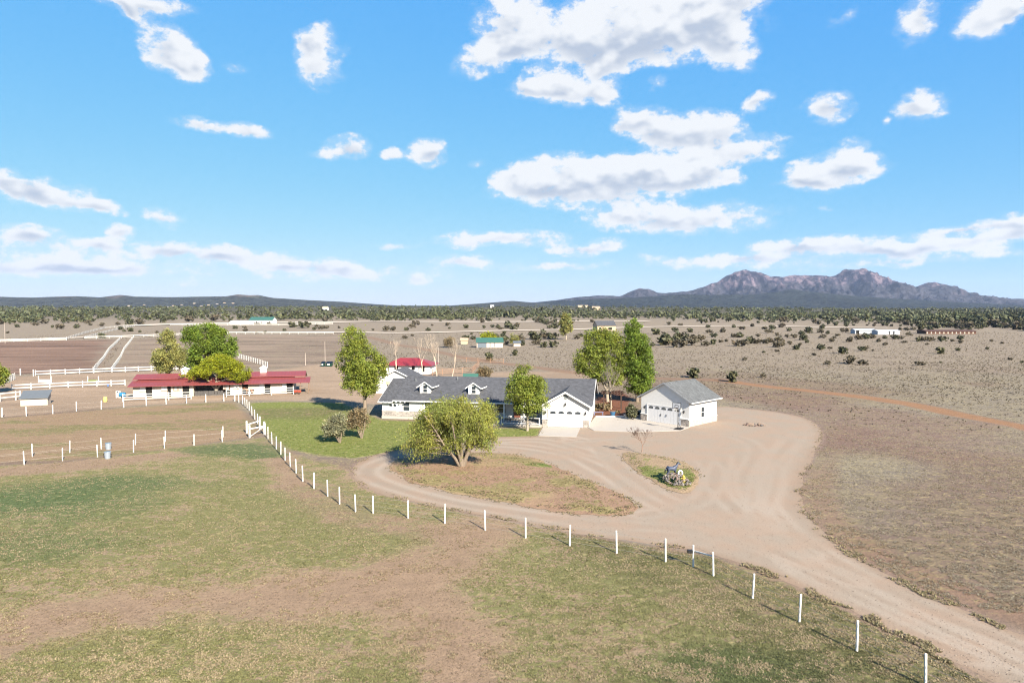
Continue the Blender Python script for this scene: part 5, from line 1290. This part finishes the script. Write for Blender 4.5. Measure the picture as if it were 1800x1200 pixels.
def wire_fence(name, label, pts, h=1.38, wires=4, rad=1.0, group=None, lean=.035, wire_r=.007):
    P = Gs(pts); c = P[len(P) // 2]; root = thing(name, label, "fence", c, 0, group)
    rf = random.Random(len(pts))
    for p in P:
        o = link("post", POST, root, p - c, rf.uniform(0, 3)); o.scale = (rad, rad, h * rf.uniform(.96, 1.05)); o.rotation_euler = (rf.uniform(-lean, lean), rf.uniform(-lean, lean), rf.uniform(0, 3))
    for k in range(wires):
        z = h * (k + .8) / (wires + .2); mb = MB(); q = []
        for a, b in zip(P[:-1], P[1:]): q += [a - c + Vector((0, 0, z)), (a + b) / 2 - c + Vector((0, 0, z - .02))]
        q.append(P[-1] - c + Vector((0, 0, z))); mb.tube(q, wire_r, 3); mb.build("wire", WIRE, root)
    return root


def rail_fence(name, label, pts, h=1.3, rails=2, spacing=2.6, pw=.12, far=False, rh=.14, group=None, posts_up=.12, zs=None):
    P = Gs(pts); Q = []
    for a, b in zip(P[:-1], P[1:]):
        n = max(1, round((b - a).length / spacing)); Q += [a.lerp(b, k / n) for k in range(n)]
    Q.append(P[-1])
    for q in Q: q.z = float(terrain(q.x, q.y))
    c = Q[len(Q) // 2]; root = thing(name, label, "fence", c, 0, group)
    zs = zs or [h * (k + 1) / rails - rh / 2 for k in range(rails)]
    if far:
        mb = MB(); mr = MB()
        for q in Q: d = q - c; mb.box((d.x - pw / 2, d.y - pw / 2, d.z - .1), (d.x + pw / 2, d.y + pw / 2, d.z + h + posts_up))
        for a, b in zip(Q[:-1], Q[1:]):
            for z in zs: mr.bar(a - c + Vector((0, -.0, z)), b - c + Vector((0, 0, z)), .05, rh)
        tag(mb.build("post", RAIL, root), kind='stuff'); tag(mr.build("rail", RAIL, root), kind='stuff'); return root
    for q in Q: link("post", UNITBOX, root, q - c, 0, (pw, pw, h + posts_up))
    for a, b in zip(Q[:-1], Q[1:]):
        d = b - a
        for z in zs:
            o = link("rail", UNITRAIL, root, a - c + Vector((0, 0, z))); o.rotation_euler = (0, -math.atan2(d.z, math.hypot(d.x, d.y)), math.atan2(d.y, d.x)); o.scale = (d.length, .05, rh)
    return root


F1 = [(413,705),(420,707.6),(426.6,711),(430.5,714),(434.3,717.5),(438,721.5),(442.8,730),(448,737),(453,744.5),(457.5,752.5),(466,764),(471,771),(478,780),(485.5,789),(493.6,798.6),(501,809),(510,820),(520.5,831.5),(532.5,846),(552,858.5),(576,872),(597,885.5),(625,899.3),(656,902),(717.5,910.5),(782,919.6),(853,931.5),(924,945),(1001.5,958.7),(1084,971.7),(1170,986.7),(1218.5,995.5),(1254,1011.3),(1323,1051),(1405,1092.7),(1506,1143.7),(1627,1205),(1790,1290)]
wire_fence("wire_fence", "long curving white post and wire fence along the paddock edge in the foreground", F1, 1.38, 4)
wire_fence("wire_fence", "nearer of two parallel white post and wire fences across the paddock on the left", [(-60,826),(42.7,816.5),(110,809.5),(171.5,802.7),(234.7,794.8),(289,788.3),(341,782.6),(390.7,776.2),(439,769)], 1.3, 2, .9, wire_r=.004)
wire_fence("wire_fence", "farther of two parallel white post and wire fences across the paddock on the left", [(-60,812),(57,802.3),(122.7,795.2),(178,788.8),(238,781.4),(290.7,775.8),(392,768),(434,761)], 1.3, 2, .9, wire_r=.004)
wire_fence("wire_fence", "white post and wire fence between the upper paddock and the dirt barn yard", [(-60,736),(3.6,733),(46.4,731),(93,727),(134.4,722.2),(178,719.2),(217.6,716),(257,712.7),(292,710.3),(328,709),(362,707.3),(393.6,705.3),(412,704.6)], 1.38, 2, 1.15, wire_r=.004)
# H shaped gate brace where the fences meet
for lab, a, c in (("nearer white H brace gate rail at the meeting of the paddock fences", (439,769), (465,763.5)), ("farther white H brace gate rail at the meeting of the paddock fences", (434,761), (457,753.5))):
    A, C = G(*a), G(*c); br = thing("gate_brace", lab, "gate", A)
    link("post", UNITBOX, br, (0, 0, 0), 0, (.16, .16, 1.5)); link("post", UNITBOX, br, C - A, 0, (.16, .16, 1.6))
    b = MB(); b.bar((0, 0, 1.05), C - A + Vector((0, 0, 1.05)), .1, .13); b.build("rail", RAIL, br)
    if a[0] == 439: b = MB(); b.bar((0, 0, .12), C - A + Vector((0, 0, 1.0)), .05); b.build("brace", RAIL, br)
A, C = G(1218.5, 995.3), G(1254, 1011.2); br = thing("gate_brace", "white pipe brace with a small dark box on the foreground wire fence", "gate", A)
b = MB(); b.bar((0.07, 0, .95), C - A + Vector((-.07, 0, 1.15)), .07); b.build("rail", RAIL, br); b = MB(); b.box((-.36, -.12, .85), (-.06, .1, 1.02)); b.build("charger_box", BLACK, br)

rail_fence("rail_fence", "white board fence along the lower edge of the brown arena", [(62.5,660),(165,655.5),(197,654.3),(310,650),(345,649)], 1.15, 2, 2.7, rh=.17, zs=[.36, .98])
rail_fence("rail_fence", "white board fence crossing the dirt yard in front of the jumps", [(21,686),(120,681),(220,677.5)], 1.1, 2, 2.7, rh=.16, zs=[.42, .98])
rail_fence("rail_fence", "left one of the two white fences lining the lane between the arenas", [(164,654),(182,632),(191,617),(211,597)], 1.15, 3, 5, far=True, rh=.13)
rail_fence("rail_fence", "right one of the two white fences lining the lane between the arenas", [(196,654),(212,630),(218,616),(233,596)], 1.15, 3, 5, far=True, rh=.13)
rail_fence("rail_fence", "white fence along the pale road left of the lane", [(-250,604),(0,601.5),(117,598)], 1.3, 3, 5, far=True, rh=.14)
rail_fence("rail_fence", "white fence along the pale road right of the lane", [(147,596),(235,593.5),(320,590),(400,587.5),(586,587)], 1.3, 2, 5, far=True, rh=.12)
rail_fence("rail_fence", "left white fence of the track climbing to the far road", [(117,597),(150,586),(185,577),(225,574)], 1.25, 3, 7, far=True, rh=.13)
rail_fence("rail_fence", "right white fence of the track climbing to the far road", [(147,596),(185,585),(215,577),(240,573)], 1.25, 3, 7, far=True, rh=.13)
rail_fence("rail_fence", "white fence in front of the distant teal roofed stable", [(300,572),(400,572),(490,572),(585,570)], 1.6, 2, 9, far=True, rh=.2)
rail_fence("rail_fence", "white post fence running diagonally behind the right end of the long barn", [(419,629),(440,635),(456,640),(470,645)], 1.25, 2, 2.2, far=True, rh=.1)
rail_fence("rail_fence", "short white fence beside the olive tree at the left edge", [(5,676),(26,667)], 1.3, 3, 1.6, rh=.2)
rail_fence("rail_fence", "white corral panel round the orange dirt pen at the left edge", [(0,706),(28,703),(36,702)], 1.4, 2, 2.4)
rail_fence("rail_fence", "white rail pen in front of the left stalls of the long barn", [(216,706),(336,701),(336.5,697.5)], 1.2, 3, 3.4, pw=.10, rh=.08)
rail_fence("rail_fence", "white rail pen in front of the right stalls of the long barn", [(398,697.5),(516,692.5),(516,690)], 1.2, 3, 3.4, pw=.10, rh=.08)
rail_fence("rail_fence", "white rail panels in front of the small red roofed stable", [(711,661),(737,660.5)], 1.2, 3, 2.0, rh=.1)
PIPE = mat("rusty_pipe", (.34,.20,.13), .8, .3, 3)
for lab, pts in (("rusty pipe corral nearer the house behind the roof ridge", [(760,660),(830,655),(842,644)]), ("rusty pipe fence along the red track above the house roof", [(800,636),(840,637.5),(885,638.5)])):
    r = rail_fence("corral_fence", lab, pts, 1.3, 3, 3.0, pw=.1, far=True, rh=.07)
    for ch in r.children: ch.data.materials.clear(); ch.data.materials.append(PIPE)
for i, (px, py) in enumerate(((36,659),(59,661))):
    g = G(px, py); tag(link("marker_post", UNITBOX, None, g, 0, (.16, .16, 1.5)), "lone white post left of the brown arena fence, %s of the two" % ("left one", "right one")[i], "post")

# ------------------------------------------------------------------ small things
def put(name, lab, cat, px, py, rz=0, z=0): g = G(px, py); g.z += z; return thing(name, lab, cat, g, rz)


# jumps
for px, py, lab, c in ((79, 672, "white show jump with a low white panel in the dirt yard", TRIM), (164, 672.5, "green brush filled show jump in the dirt yard", mat("jump_green", (.16,.20,.07), .9))):
    j = put("show_jump", lab, "jump", px, py); w = 2.6 if px < 100 else 2.2
    for sx in (-1, 1): link("upright", UNITBOX, j, (sx * w / 2, 0, 0), 0, (.12, .12, 1.35))
    b = MB(); b.box((-w / 2 + .07, -.08, .1), (w / 2 - .07, .08, .62)); b.build("panel", c, j)
# water tubs by the cross fences
TUB = mat("galvanised_tub", (.34,.385,.44), .45, .12, 5, metal=.25)
for px, py, lab in ((190.5, 789.5, "blue grey water tub between the two cross fences"), (189.2, 805.5, "blue grey water tub with side handles in front of the cross fences")):
    tb = put("water_tub", lab, "tub", px, py); s = .31
    b = MB(); b.tube([(0, 0, 0), (0, 0, .06), (0, 0, .62), (0, 0, .66)], [s * .84, s * .86, s, s], 14, 0); b.build("body", TUB, tb, smooth=False)
    b = MB(); n = 14
    b.tube([(0, 0, .661), (0, 0, .72)], [s * 1.1, s * 1.08], 14); b.build("rim", TUB, tb)
    b = MB(); b.tube([(0, 0, .721), (0, 0, .728)], [s * .92, s * .92], 14); b.build("water", mat("water", (.10,.14,.17), .05, spec=.6), tb)
    if px < 190:
        for sx in (-1, 1): b = MB(); b.tube([(sx * s, 0, .5), (sx * (s + .13), 0, .45), (sx * (s + .13), 0, .3), (sx * s * .95, 0, .27)], .03, 5); b.build("handle", BLACK, tb)
# barrels at the left end of the barn
st = put("barrel_stand", "small white stand beside the left end of the long barn", "stand", 204.5, 699)
for sx in (0, .45):
    for sy in (0, .4): link("leg", UNITBOX, st, (sx, sy, 0), 0, (.09, .09, 1.1))
b = MB(); b.box((-.05, -.05, 1.102), (.5, .45, 1.16)); b.build("top", RAIL, st)
bl = put("blue_barrel", "blue plastic barrel lying on its side next to the white stand", "barrel", 210, 699, .15)
b = MB(); b.tube([(0, 0, .55), (.06, 0, .55), (.5, 0, .55), (.96, 0, .55), (1.0, 0, .55)], [.3, .36, .39, .36, .3], 14); b.build("body", mat("blue_plastic", (.03,.18,.34), .4), bl)
for x in (.3, .7): b = MB(); b.tube([(x - .03, 0, .55), (x + .03, 0, .55)], .41, 14); b.build("hoop", mat("blue_plastic", (.03,.18,.34)), bl)
for x in (.2, .8): b = MB(); b.box((x - .06, -.3, 0), (x + .06, .3, .19)); b.build("cradle", RAIL, bl)
yb = put("yellow_barrel", "pale yellow barrel standing in weeds left of the long barn", "barrel", 185, 706)
b = MB(); b.tube([(0, 0, 0), (0, 0, .1), (0, 0, .4), (0, 0, .74), (0, 0, .8)], [.27, .3, .33, .3, .27], 14); b.build("body", mat("yellow_plastic", (.60,.50,.16), .5), yb)
for z in (.25, .55): b = MB(); b.tube([(0, 0, z - .02), (0, 0, z + .02)], .34, 14); b.build("hoop", mat("yellow_plastic", (.6,.5,.16)), yb)
bk = put("blue_bucket", "small blue bucket hung on the yard fence", "bucket", 190, 681.5)
b = MB(); b.tube([(0, 0, .3), (0, 0, .7)], [.16, .22], 10); b.build("body", mat("blue_bucket", (.12,.2,.42), .5), bk); b = MB(); b.tube([(-.22, 0, .7), (-.15, 0, .9), (.15, 0, .9), (.22, 0, .7)], .015, 5); b.build("handle", BLACK, bk)
# pair of dumpsters
DG = mat("dark_green_paint", (.012,.055,.04), .35, .2, 3); DL = mat("black_lid", (.012,.013,.013), .35)
for px, w_, lab in ((567, 6, "left one of two dark green waste bins parked at the edge of the dirt yard"), (578, 10, "right, wider one of two dark green waste bins at the edge of the dirt yard")):
    du = put("waste_bin", lab, "waste bin", px, 644.3, -.05); s = F / G(px, 644).y; w = w_ / s
    b = MB(); b.prism([(-w/2, 0, .15), (-w/2, 1.1, .15), (-w/2, 1.1, 1.2), (-w/2, -.12, .85), (-w/2, -.08, .75)], (w, 0, 0)); b.build("body", DG, du)
    b = MB(); b.slab([(-w/2 - .03, -.18, .9), (w/2 + .03, -.18, .9), (w/2 + .03, 1.15, 1.32), (-w/2 - .03, 1.15, 1.32)], .06); b.build("lid", DL, du)
    b = MB(); b.box((-w * .25, -.135, .45), (w * .2, -.07, .72)); b.build("sticker", TRIM, du)
    for sx in (-1, 1):
        b = MB(); b.tube([(sx * w * .4 - .04, .15, .1), (sx * w * .4 + .04, .15, .1)], .1, 8); b.build("wheel", BLACK, du)
        b = MB(); b.box((sx * (w/2 + .05) - .05, .35, .5), (sx * (w/2 + .05) + .05, .75, .62)); b.build("lift_pocket", DG, du)
# red machines under the open end of the barn
RED = mat("red_paint", (.42,.07,.04), .45)
for px, lab in ((519.5, "left one of two small red wheelbarrows under the open end of the long barn"), (526, "right one of two small red wheelbarrows under the open end of the long barn")):
    wb = put("wheelbarrow", lab, "wheelbarrow", px, 692, .3)
    b = MB(); b.add([(-.24,-.35,.3),(.24,-.35,.3),(.24,.3,.3),(-.24,.3,.3),(-.36,-.5,.62),(.36,-.5,.62),(.36,.45,.62),(-.36,.45,.62)], [(0,3,2,1),(0,1,5,4),(1,2,6,5),(2,3,7,6),(3,0,4,7)]); b.build("tray", RED, wb)
    b = MB(); b.tube([(-.04, -.62, .18), (.04, -.62, .18)], .18, 10); b.build("wheel", BLACK, wb)
    for sx in (-1, 1):
        b = MB(); b.bar((sx * .08, -.62, .18), (sx * .28, .95, .5), .045); b.build("handle", WOOD, wb); b = MB(); b.bar((sx * .22, .3, .36), (sx * .24, .38, 0), .04); b.build("leg", BLACK, wb)
# thin poles in the yard
for px, py, hp, lab in ((537, 642, 22, "thin pole at the left of the waste bins"), (571.5, 637, 37, "tall thin pole behind the waste bins"), (9, 604, 38, "thin pale pole at the far left beside the pale road"), (770.5, 640, 30, "dark thin post behind the roof ridge, left of the leafless poplars")):
    g = G(px, py); s = ppm(g.y); b = MB(); b.tube([(0, 0, 0), (0, 0, hp / s)], [.07, .05], 6); o = b.build("pole", mat("pale_pole", (.5,.42,.36), .8), None, g); tag(o, lab, "pole")

# basketball hoop
hp = put("basketball_hoop", "portable basketball hoop on a black pole in front of the detached garage", "basketball hoop", 1191, 755.5, math.radians(-38))
b = MB(); b.prism([(-.42,-.05,0),(.42,-.05,0),(.38,1.0,0),(-.38,1.0,0)], (0, 0, .2)); b.build("base", BLACK, hp)
b = MB(); b.tube([(0, .1, .15), (0, .1, 2.35), (0, -.12, 2.75), (0, -.28, 2.85)], [.055, .05, .045, .04], 8); b.bar((0, .1, 2.0), (0, -.28, 3.15), .045); b.bar((0, .9, .2), (0, .1, 1.0), .04); b.build("pole", BLACK, hp)
b = MB(); b.box((-.56, -.36, 2.78), (.56, -.33, 3.5)); bb = b.build("backboard", mat("smoky_board", (.42,.44,.48), .15), hp)
b = MB()
for a in (((-.56,2.78),(.56,2.78)),((-.56,3.5),(.56,3.5)),((-.56,2.78),(-.56,3.5)),((.56,2.78),(.56,3.5)),((-.22,2.88),(.22,2.88)),((-.22,3.2),(.22,3.2)),((-.22,2.88),(-.22,3.2)),((.22,2.88),(.22,3.2))): b.bar((a[0][0], -.345, a[0][1]), (a[1][0], -.345, a[1][1]), .05)
b.build("board_frame", BLACK, bb)
b = MB(); n = 14; b.tube([(.23 * math.cos(2*math.pi*k/n), -.62 + .23 * math.sin(2*math.pi*k/n), 2.86) for k in range(n + 1)], .016, 5); b.bar((0, -.36, 2.86), (0, -.4, 2.86), .1); b.build("rim", mat("rim_paint", (.05,.03,.03), .5), hp)
b = MB()
for k in range(9):
    a = 2 * math.pi * k / 9; b.tube([(.23*math.cos(a), -.62+.23*math.sin(a), 2.85), (.14*math.cos(a+.35), -.62+.14*math.sin(a+.35), 2.45)], .008, 3); b.tube([(.23*math.cos(a), -.62+.23*math.sin(a), 2.85), (.14*math.cos(a-.35), -.62+.14*math.sin(a-.35), 2.45)], .008, 3)
b.build("net", RAIL, hp)


# rocks
def rock_mesh(seed, m):
    rk = random.Random(seed); bm = bmesh.new(); bmesh.ops.create_icosphere(bm, subdivisions=1, radius=.5)
    for v in bm.verts: v.co = v.co * rk.uniform(.72, 1.15); v.co.z *= .7
    me = bpy.data.meshes.new("rock"); bm.to_mesh(me); bm.free(); me.materials.append(m); return me


ROCKS = [rock_mesh(k, mat(("pink_rock", "grey_rock", "white_rock", "tan_rock")[k % 4], ((.21,.145,.125), (.11,.10,.10), (.24,.21,.19), (.21,.155,.12))[k % 4], .9, .3, 5, .5, 8)) for k in range(8)]
pc = G(1190, 850); pile = thing("rock_pile", "mound of pink and white rocks under the horse statue", "rock pile", (pc.x, pc.y, .18))
rk = random.Random(5); n_r = 0
for k in range(230):
    u = rk.uniform(-1.15, 1.15); v = rk.uniform(-1.25, 1.3)
    if (u / 1.15) ** 2 + (v / 1.3) ** 2 > 1: continue
    hz = .55 * max(0, 1 - ((u + .1) / 1.2) ** 2 - ((v - .5) / 1.5) ** 2)
    s = rk.uniform(.13, .30); o = link("rock", ROCKS[rk.randrange(8)], pile, (u + v * -.12, v, hz + s * .18)); o.scale = (s, s * rk.uniform(.7, 1.2), s * rk.uniform(.7, 1.1)); o.rotation_euler = (rk.random() * 3, rk.random() * 3, rk.random() * 6)
b = MB(); n = 14; ring = []
for k in range(n): b.add([], [])
sg = thing("ring_ornament", "white ring shaped ornament on the rock mound below the horse statue", "ornament", (pc.x + .42, pc.y + .55, .55))
b = MB(); b.tube([(.18 * math.cos(2*math.pi*k/n), .0, .26 + .23 * math.sin(2*math.pi*k/n)) for k in range(n + 1)], .075, 7); b.build("ring", TRIM, sg, smooth=True); b = MB(); b.box((-.18, -.08, -.12), (.18, .1, .0)); b.build("foot", TRIM, sg)
hy = thing("yellow_hydrant", "small yellow hydrant shaped ornament at the foot of the rock mound", "ornament", (pc.x + .45, pc.y - .45, .32))
YEL = mat("yellow_paint", (.42,.31,.06), .5)
b = MB(); b.tube([(0,0,0),(0,0,.06),(0,0,.08),(0,0,.40),(0,0,.42),(0,0,.46),(0,0,.54),(0,0,.6)], [.17,.17,.11,.11,.15,.14,.08,.02], 10); b.build("body", YEL, hy)
for sx in (-1, 1): b = MB(); b.tube([(sx * .1, 0, .3), (sx * .2, 0, .3)], .055, 8); b.build("nozzle", YEL, hy)
# fire ring rocks on the far side of the court
fr = put("fire_ring", "loose ring of rocks on the gravel right of the detached garage", "fire ring", 1326, 747.5)
rk = random.Random(12)
for k in range(16):
    a = k * 2 * math.pi / 16; s = rk.uniform(.22, .55); o = link("rock", ROCKS[rk.choice((0, 1, 3, 4, 7))], fr, (1.25 * math.cos(a) + rk.uniform(-.2, .2), .8 * math.sin(a) + rk.uniform(-.2, .2), s * .2)); o.scale = (s * 1.2, s, s); o.rotation_euler = (0, 0, rk.random() * 6)
for (x, y, s) in ((-.6, .1, .8), (-.35, .0, .6), (.7, .1, .7), (1.0, 0, .6)): o = link("rock", ROCKS[3], fr, (x, y, s * .2)); o.scale = (s, s, s)


# horses: one continuous skinned body each
def horse(name, label, cat, loc, rz, size, m, m2, head_up=1.0, fat=1.18):
    root = thing(name, label, cat, loc, rz); S = size
    J = [((-.62,0,1.20),.235),((-.25,0,1.16),.235),((.15,0,1.14),.245),((.48,0,1.22),.22),((.72,0,1.40 + .08*head_up),.15),((.92,0,1.62 + .18*head_up),.105),((1.02,0,1.78 + .18*head_up),.10),((1.20,0,1.64 + .16*head_up),.075),((1.38,0,1.50 + .14*head_up),.055),
         ((-.78,0,1.16),.13),((-.92,0,.95),.05)]
    E_ = [(0,1),(1,2),(2,3),(3,4),(4,5),(5,6),(6,7),(7,8),(0,9)]
    def leg(par, pts):
        p = par
        for c, r in pts: J.append((c, r)); E_.append((p, len(J) - 1)); p = len(J) - 1
    for sy in (-1, 1):
        leg(3, [((.50, sy*.13, .95),.115),((.52, sy*.14, .58),.062),((.50 + .05*sy, sy*.14, .30),.042),((.51 + .05*sy, sy*.14, .10),.045),((.56 + .05*sy, sy*.14, .03),.055)])
        leg(0, [((-.58, sy*.14, .95),.15),((-.46, sy*.15, .74),.10),((-.70 + .06*sy, sy*.15, .50),.062),((-.66 + .06*sy, sy*.15, .22),.042),((-.64 + .06*sy, sy*.15, .10),.045),((-.59 + .06*sy, sy*.15, .03),.055)])
    me = bpy.data.meshes.new("body"); me.from_pydata([Vector(c) * S for c, r in J[:9]] + [Vector(c) * S for c, r in J[9:]], [e for e in E_ if e != (0, 9)] + [(0, 9), (9, 10)], [])
    o = link("body", me, root); me.materials.append(m)
    md = o.modifiers.new("skin", 'SKIN')
    if not me.skin_vertices: me.attributes  # layer is made by the modifier
    for v, (c, r) in zip(me.skin_vertices[0].data, J): v.radius = (r * S * fat, r * S * fat)
    me.skin_vertices[0].data[1].use_root = True
    o.modifiers.new("sub", 'SUBSURF').levels = 2; o.modifiers["sub"].render_levels = 2
    b = MB(); hu = .18 * head_up
    b.prism([(.42,-.03,1.42),(.60,-.03,1.62),(.82,-.03,1.80+hu),(.98,-.03,1.95+hu),(1.04,-.03,1.86+hu),(.90,-.03,1.66+hu*.8),(.70,-.03,1.46)], (0, .06, 0)); 
    for i, v in enumerate(b.v): b.v[i] = tuple(Vector(v) * S)
    b.build("mane", m2, root)
    b = MB(); b.tube([Vector(p) * S for p in ((-.80,0,1.22),(-.98,0,1.12),(-1.05,0,.75),(-1.0,0,.40))], [.05*S,.085*S,.09*S,.02*S], 6); b.build("tail", m2, root)
    for sy in (-1, 1): b = MB(); b.tube([Vector((.99, sy*.06, 1.84+hu)) * S, Vector((1.0, sy*.075, 1.98+hu)) * S], [.04*S, .006], 5); b.build("ear", m, root)
    return root


BR = mat("sky_tinted_bronze", (.055,.07,.115), .5, .25, 4, spec=.4); BRD = mat("black_bronze", (.015,.016,.02), .4)  # body colour has the sky's blue reflection mixed in
hg = G(1185, 838)
horse("horse_statue", "dark bronze horse statue, blue sky reflection in its colour, standing on the rock mound, head raised to the right", "statue", (pc.x - .25, pc.y + .95, .42), math.radians(12), .62, BR, BRD, 1.0, 1.36)
hb = G(438, 693.5)
horse("brown_horse", "brown horse standing in the rail pen against the right half of the long barn", "horse", (hb.x, hb.y, 0), math.radians(BA * 57.3 + 180), .80, mat("brown_coat", (.22,.085,.03), .6), mat("dark_mane", (.03,.015,.01), .7), -1.5)

# garden court between house and garage
for px, py, lab in ((1062, 733, "left one of two low white kerb pieces of the flower bed by the house"), (1088, 733, "right one of two low white kerb pieces of the flower bed by the house")):
    k_ = put("kerb_stone", lab, "kerb", px, py, math.radians(-4)); b = MB(); b.box((-1.1, -.1, 0), (1.1, .1, .2)); b.build("stone", TRIM, k_)
bp_ = put("blue_planter", "blue garden tub beside the flower bed between house and garage", "planter", 1077, 731); b = MB(); b.tube([(0,0,0),(0,0,.6),(0,0,.66)], [.28,.4,.42], 12); b.build("body", mat("blue_glaze", (.05,.14,.26), .3), bp_); b = MB(); b.tube([(0,0,.661),(0,0,.7)], [.36,.3], 10); b.build("soil", WOOD, bp_)
bp_ = put("white_pot", "white bowl planter in the shade beside the detached garage", "planter", 1101, 733.5); b = MB(); b.tube([(0,0,0),(0,0,.12),(0,0,.4),(0,0,.45)], [.2,.18,.38,.4], 12); b.build("body", TRIM, bp_); b = MB(); b.tube([(0,0,.451),(0,0,.47)], [.34,.3], 10); b.build("soil", WOOD, bp_)
bx_ = put("blue_bench", "low blue grey bench along the house wall in the flower bed", "bench", 1052, 729); b = MB(); b.box((-.7,-.2,.38),(.7,.2,.45)); b.build("seat", mat("slate_blue", (.16,.17,.28), .6), bx_)
for sx in (-1, 1): b = MB(); b.box((sx*.6-.05,-.18,0),(sx*.6+.05,.18,.379)); b.build("leg", mat("slate_blue", (.16,.17,.28)), bx_)
pg = put("pergola", "dark timber pergola frame in the shaded gap between house and garage", "pergola", 1092, 722, math.radians(-8))
for x in (-2.6, 0):
    for y in (0, 2.4): b = MB(); b.box((x - .08, y - .08, 0), (x + .08, y + .08, 2.5)); b.build("post", mat("dark_timber", (.06,.035,.025), .85), pg)
for y in (0, 2.4): b = MB(); b.box((-3.0, y - .05, 2.502), (.4, y + .05, 2.7)); b.build("beam", MATS["dark_timber"], pg)
for k in range(8): b = MB(); x = -2.9 + k * .45; b.box((x, -.4, 2.703), (x + .08, 2.8, 2.83)); b.build("rafter", MATS["dark_timber"], pg)
# a few rust coloured and dark plants in the bed
for i, (px, py, w, lab, lm) in enumerate(((1050, 722, 12, "rust coloured clump nearest the house wall in the bed", LM_BROWN), (1068, 722, 15, "wide rust coloured clump under the leafless tree", LM_BROWN), (1086, 726, 12, "rust coloured clump at the right of the bed", LM_BROWN), (1118, 728, 14, "dark shrub deep in the shade at the garage corner", LM_JUNIPER))):
    g, s = px_tree(px, py); w /= s; o = link("garden_plant", shrub_mesh("garden_plant", 600 + i, lm, 240), None, g, i, (w, w, w * .8)); tag(o, lab, "plant")
